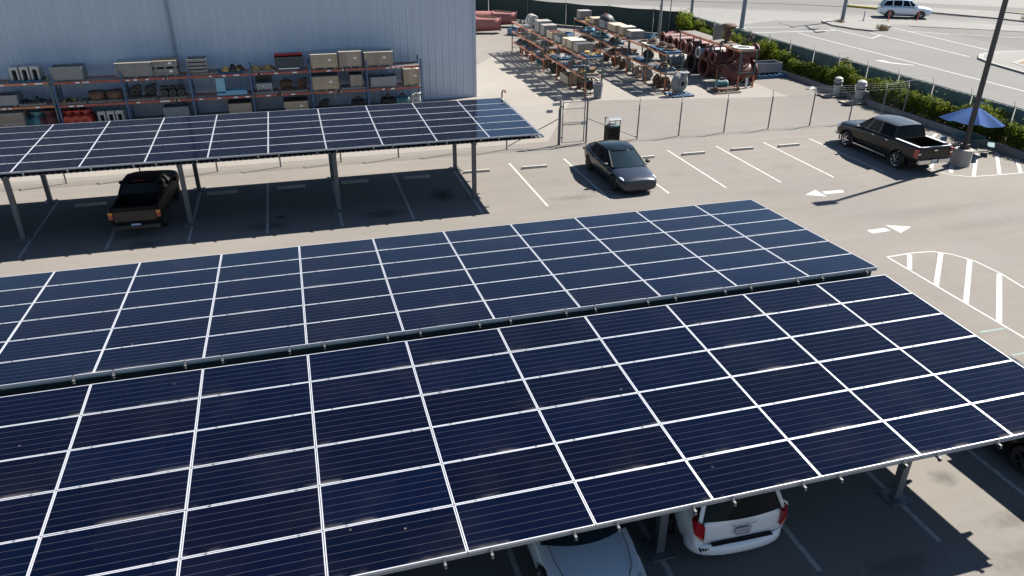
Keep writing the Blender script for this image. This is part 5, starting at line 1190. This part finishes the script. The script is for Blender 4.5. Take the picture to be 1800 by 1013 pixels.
truck = [(2.92, .50, .78, 1.00, .72, .86, .70, .02), (2.84, .42, .82, 1.10, .84, .96, .82, .04), (2.4, .40, .88, 1.17, .88, 1.0, .86, .05), (1.5, .40, .92, 1.23, .88, 1.0, .88, .05), (1.0, .40, .94, 1.26, .88, 1.0, .90, .02), (0, .40, .95, 1.28, .88, 1.0, .90, .0), (-1.2, .40, .95, 1.30, .88, 1.0, .90, .0),
         (-1.3, .40, .95, 1.34, .88, 1.0, .93, .0), (-2.0, .42, .95, 1.34, .88, 1.0, .93, .0), (-2.75, .52, .95, 1.34, .88, .99, .93, .0), (-2.93, .58, .95, 1.33, .84, .97, .92, .0), (-2.96, .66, .95, 1.28, .8, .94, .88, .0)]
TR = dict(paint=M_brown, axles=(1.96, -1.70), r=.40, hw=1.0, secs=truck, rim=M_chrome, spokes=6, crown=.05, bulge=.16, rbulge=.03, inset=.085,
          gb=[(1.50, 1.22, .88), (.70, 1.27, .93), (-.20, 1.28, .94), (-1.24, 1.30, .92)], gt=[(.68, 1.84, .70), (.42, 1.88, .74), (-.2, 1.89, .75), (-1.12, 1.85, .72)], bed=(-.80, .80, -2.86, -1.34, .78, 2.0),
          handles=(.1, -.85), hz=1.14, handlem=M_chrome, lamps=((.88, 2.70, .94, .10, .20, .13, M_headl, "headlight"),), plate=(-3.03, .60), platem=M_plate, mirror=M_carblack)
t = vehicle("crew_cab_pickup", "dark brown black crew cab pickup with chrome wheels parked beside the lamp post", "pickup truck", (14.2, 15.95, 0), 0, TR); t.scale = (.97, .97, .97)
for s in (1, -1):
    mb = MB(); mb.loft([[(s * .99 - .06, -2.97, 1.0), (s * .99 + .012, -2.97, 1.0), (s * .99 + .012, -2.80, 1.0), (s * .99 - .06, -2.8, 1.0)], [(s * .95 - .10, -2.985, .86), (s * .985 + .012, -2.985, .86), (s * .985 + .012, -2.78, .86), (s * .95 - .1, -2.78, .86)], [(s * .95 - .10, -2.985, 1.24), (s * .97 + .012, -2.985, 1.24), (s * .97 + .012, -2.78, 1.24), (s * .95 - .1, -2.78, 1.24)]][1:])
    mb.build("tail_light", M_taill, t, smooth=0); MB().box(s * .90 - .08, s * .90 + .08, -2.992, -2.986, 1.0, 1.07).build("reverse_lens", M_headl, t, smooth=0)
    MB().bar((s * .98, 1.35, .40), (s * .98, -1.05, .40), .13, .05).build("running_board", M_chrome if s < 0 else M_galv, t, smooth=0)
    for y in TR["axles"]:
        fl = MB(); fl.tube([(s * .995, y + .50 * math.cos(a), .42 + .50 * math.sin(a)) for a in [k * math.pi / 10 for k in range(-1, 12)]], .035, 6); fl.build("wheel_arch_trim", M_brown, t)
mb = MB(); mb.box(-.86, -.22, -3.06, -2.90, .56, .74).box(.22, .86, -3.06, -2.90, .56, .74); mb.build("rear_bumper", M_chrome, t, smooth=0)
MB().box(-.22, .22, -3.02, -2.90, .55, .72).build("bumper_centre", M_carblack, t, smooth=0)
MB().box(-.10, .10, -2.985, -2.968, 1.14, 1.20).build("tailgate_handle", M_chrome, t, smooth=0)
MB().lathe([(0, 0), (.11, 0), (.10, .012), (0, .014)], 16, M=T(0, -2.967, 1.02) @ RYm.inverted() @ Matrix.Diagonal((1, .45, 1, 1))).build("oval_badge", M_dark, t)
mb = MB()
for s in (1, -1): mb.box(s * .865 - .07, s * .865 + .07, -2.90, -1.32, 1.336, 1.352)
mb.box(-.80, .80, -2.95, -2.87, 1.33, 1.35).build("bed_rail_cap", M_galv, t, smooth=0)
MB().box(-.79, .79, -2.85, -1.35, .781, .80).build("bed_liner", M_interior, t, smooth=0)
tt = thing("spare_tyre", "grey tyre lying flat in the bed of the crew cab pickup", "tyre", (13.86, 13.86, .78)); MB().lathe([(.19, .0), (.33, 0), (.38, .06), (.38, .16), (.33, .22), (.19, .22), (.19, 0)], 26).build("tyre_ring", M_bin, tt)
for s in (1, -1):
    for y, za, zb in ((.95, .5, 1.24), (-.12, .5, 1.26), (-1.2, .9, 1.3)): MB().bar((s * .998, y, za), (s * .955, y, zb), .012, .014).build("door_gap", M_carblack, t, smooth=0)
MB().box(-.62, .62, 2.86, 2.95, .66, .95).build("grille", M_chrome, t, smooth=0)
MB().box(-.9, .9, 2.80, 3.0, .44, .60).build("front_bumper", M_chrome, t, smooth=0)

def sc_(s, ky, kx, kz): return [(y * ky, a * kz, b * kz, c * kz, d * kx, e * kx, f * kx, g * kz) for (y, a, b, c, d, e, f, g) in s]
OT = dict(paint=M_oldtruck, axles=(1.62, -1.30), r=.34, hw=.87, secs=sc_(truck, .83, .87, .92), rim=M_rimdark, spokes=8, crown=.05, bulge=.12, rbulge=.03,
          gb=[(1.0, 1.08, .77), (.35, 1.11, .81), (-.30, 1.12, .81), (-.92, 1.13, .80)], gt=[(.42, 1.55, .61), (.2, 1.58, .64), (-.3, 1.59, .65), (-.82, 1.56, .62)], bed=(-.70, .70, -2.37, -.98, .68, 2.0),
          handles=(-.15,), hz=.95, handlem=M_carblack, lamps=((.74, 2.25, .80, .09, .14, .10, M_headl, "headlight"),), plate=(-2.55, .47), mirror=M_carblack, platem=pmat("blue white plate", (.30, .42, .60), .5))
t = vehicle("old_pickup", "dull black older pickup seen from behind under the back carport", "pickup truck", (-19.45, 16.95, 0), rad(-2), OT)
for s in (1, -1):
    MB().box(s * .80 - .07, s * .80 + .07, -2.475, -2.40, .80, .95).build("tail_light", M_taill, t, smooth=0); MB().box(s * .80 - .07, s * .80 + .07, -2.475, -2.40, .951, 1.06).build("turn_light", M_amber, t, smooth=0)
MB().box(-.80, .80, -2.58, -2.42, .44, .56).build("rear_bumper", M_dark, t, smooth=0)
MB().box(-.70, .70, -2.462, -2.44, .70, 1.06).build("tailgate", pmat("brownish tailgate", (.022, .014, .010), .5), t, smooth=0)
MB().box(-.2, .2, -.76, -.72, 1.615, 1.645).build("brake_light", M_taill, t, smooth=0)

van = [(2.5, .34, .52, .70, .5, .66, .5, .02), (2.42, .24, .54, .80, .7, .84, .68, .04), (2.0, .20, .58, .92, .82, .96, .80, .06), (1.5, .2, .62, 1.0, .84, .985, .84, .04), (.6, .2, .66, 1.04, .84, .99, .89, .0), (-.6, .2, .68, 1.06, .84, .99, .90, .0), (-1.7, .2, .70, 1.08, .84, .99, .90, .0), (-2.2, .24, .70, 1.08, .84, .97, .88, 0), (-2.42, .26, .66, 1.08, .84, .94, .84, 0), (-2.50, .30, .58, 1.06, .78, .90, .80, 0)]
VAN = dict(paint=M_vanwhite, axles=(1.48, -1.52), r=.335, hw=.99, secs=van, rim=M_chrome, crown=.06, bulge=.2, rbulge=.10, inset=.07,
           gb=[(1.55, 1.0, .80), (.75, 1.05, .90), (-.35, 1.07, .91), (-1.45, 1.08, .90), (-2.43, 1.08, .86)], gt=[(.55, 1.62, .66), (.3, 1.67, .70), (-.35, 1.69, .72), (-1.45, 1.68, .71), (-2.20, 1.63, .67)],
           handles=(.1, -.9), hz=.96, lamps=((.72, 2.3, .74, .16, .18, .09, M_headl, "headlight"),), plate=(-2.545, .72), platem=pmat("grey plate", (.36, .38, .39), .5))
t = vehicle("white_minivan", "white minivan seen from behind, half under the front carport", "minivan", (-6.42, -2.22, 0), rad(-1.5), VAN)
for s in (1, -1):
    pr = [(.985, 1.10), (.92, 1.13), (.80, 1.05), (.78, .74), (.85, .72), (.95, .84)]
    mb = MB(); n = len(pr); mb.add([(s * x, -2.535 + (.17 if x > .97 else .07 if x > .9 else 0), z) for x, z in pr] + [(s * (x - .03), -2.3, z) for x, z in pr], [tuple(range(n)), tuple(range(2 * n - 1, n - 1, -1))] + [(i, (i + 1) % n, n + (i + 1) % n, n + i) for i in range(n)])
    mb.build("tail_light", M_taill, t, smooth=0)
mb = MB(); secs = []
for (x, y) in [(-.985, -2.15), (-.96, -2.38), (-.80, -2.55), (-.4, -2.62), (0, -2.64), (.4, -2.62), (.80, -2.55), (.96, -2.38), (.985, -2.15)]:
    secs.append([(x, y, .30), (x, y - .03, .42), (x, y - .02, .56), (x * .97, y + .10, .60), (x * .95, y + .16, .40)])
mb.loft(secs); link(subsurf_mesh(mb, [M_vanwhite], "rear_bumper", 1), "rear_bumper", t)
for k in range(4): MB().box(-.84 + k * .05, -.84 + k * .05 + random.uniform(.012, .035), -2.575, -2.50, .46 + random.uniform(-.05, .05), .50 + random.uniform(0, .04)).build("scuff_mark", M_carblack, t, smooth=0)
MB().box(-.62, .62, -2.60, -2.50, .592, .606).build("bumper_step_pad", M_carblack, t, smooth=0)
MB().tube([(-.80, -2.47, 1.12), (-.80, -2.535, .9), (-.79, -2.53, .66), (-.5, -2.55, .63), (0, -2.565, .62), (.5, -2.55, .63), (.79, -2.53, .66), (.80, -2.535, .9), (.80, -2.47, 1.12)], .006, 4).build("tailgate_gap", M_carblack, t)
cu = bpy.data.curves.new("lettering", 'FONT'); cu.body = "GRAND CARAVAN"; cu.size = .062; cu.align_x = 'CENTER'; cu.extrude = .002
to = bpy.data.objects.new("lettering", cu); COL.objects.link(to); bpy.context.view_layer.update()
tm = bpy.data.meshes.new_from_object(to.evaluated_get(bpy.context.evaluated_depsgraph_get())); bpy.data.objects.remove(to, do_unlink=True)
tm.materials.clear(); tm.materials.append(M_bin); o = link(tm, "lettering", t, loc=(.0, -2.548, .945), rot=(rad(90), 0, 0))
mb = MB()
for k in range(7): mb.box(-.13 + k * .037, -.13 + k * .037 + .024, -2.553, -2.551, .785, .835)
mb.build("plate_marks", M_bin, t, smooth=0)
MB().box(-.14, .14, -2.553, -2.551, .725, .742).build("plate_sticker", M_taill, t, smooth=0)
MB().bar((-.1, -2.46, 1.20), (.5, -2.47, 1.16), .02, .02).build("wiper", M_carblack, t, smooth=0)

suv = [(2.45, .42, .66, .86, .6, .76, .62, .02), (2.38, .30, .68, .96, .76, .88, .76, .04), (1.9, .26, .72, 1.04, .82, .95, .82, .05), (1.2, .26, .76, 1.10, .82, .96, .85, .03), (.3, .26, .78, 1.12, .82, .96, .88, 0), (-1.2, .26, .80, 1.14, .82, .96, .88, 0), (-2.0, .28, .80, 1.14, .82, .95, .87, 0), (-2.35, .32, .8, 1.12, .8, .92, .82, 0), (-2.45, .4, .78, 1.06, .76, .86, .76, 0)]
SUV = dict(paint=M_suvwhite, axles=(1.45, -1.42), r=.37, hw=.96, secs=suv, rim=M_galv, crown=.05, bulge=.16, rbulge=.05, inset=.07,
           gb=[(1.1, 1.09, .80), (.45, 1.12, .88), (-.4, 1.13, .89), (-1.3, 1.14, .88), (-2.3, 1.13, .82)], gt=[(.3, 1.68, .66), (.1, 1.72, .69), (-.4, 1.73, .71), (-1.3, 1.72, .70), (-1.95, 1.66, .66)],
           handles=(-.1, -1.0), hz=1.0, lamps=((.74, 2.28, .88, .14, .14, .08, M_headl, "headlight"), (.78, -2.34, .98, .10, .08, .16, M_taill, "tail_light")), plate=(-2.46, .72))
vehicle("white_suv", "silver white utility vehicle driving on the cross street beyond the fence", "car", (51.0, 57.4, .005), rad(-120), SUV).scale = (1.06, 1.06, 1.06)
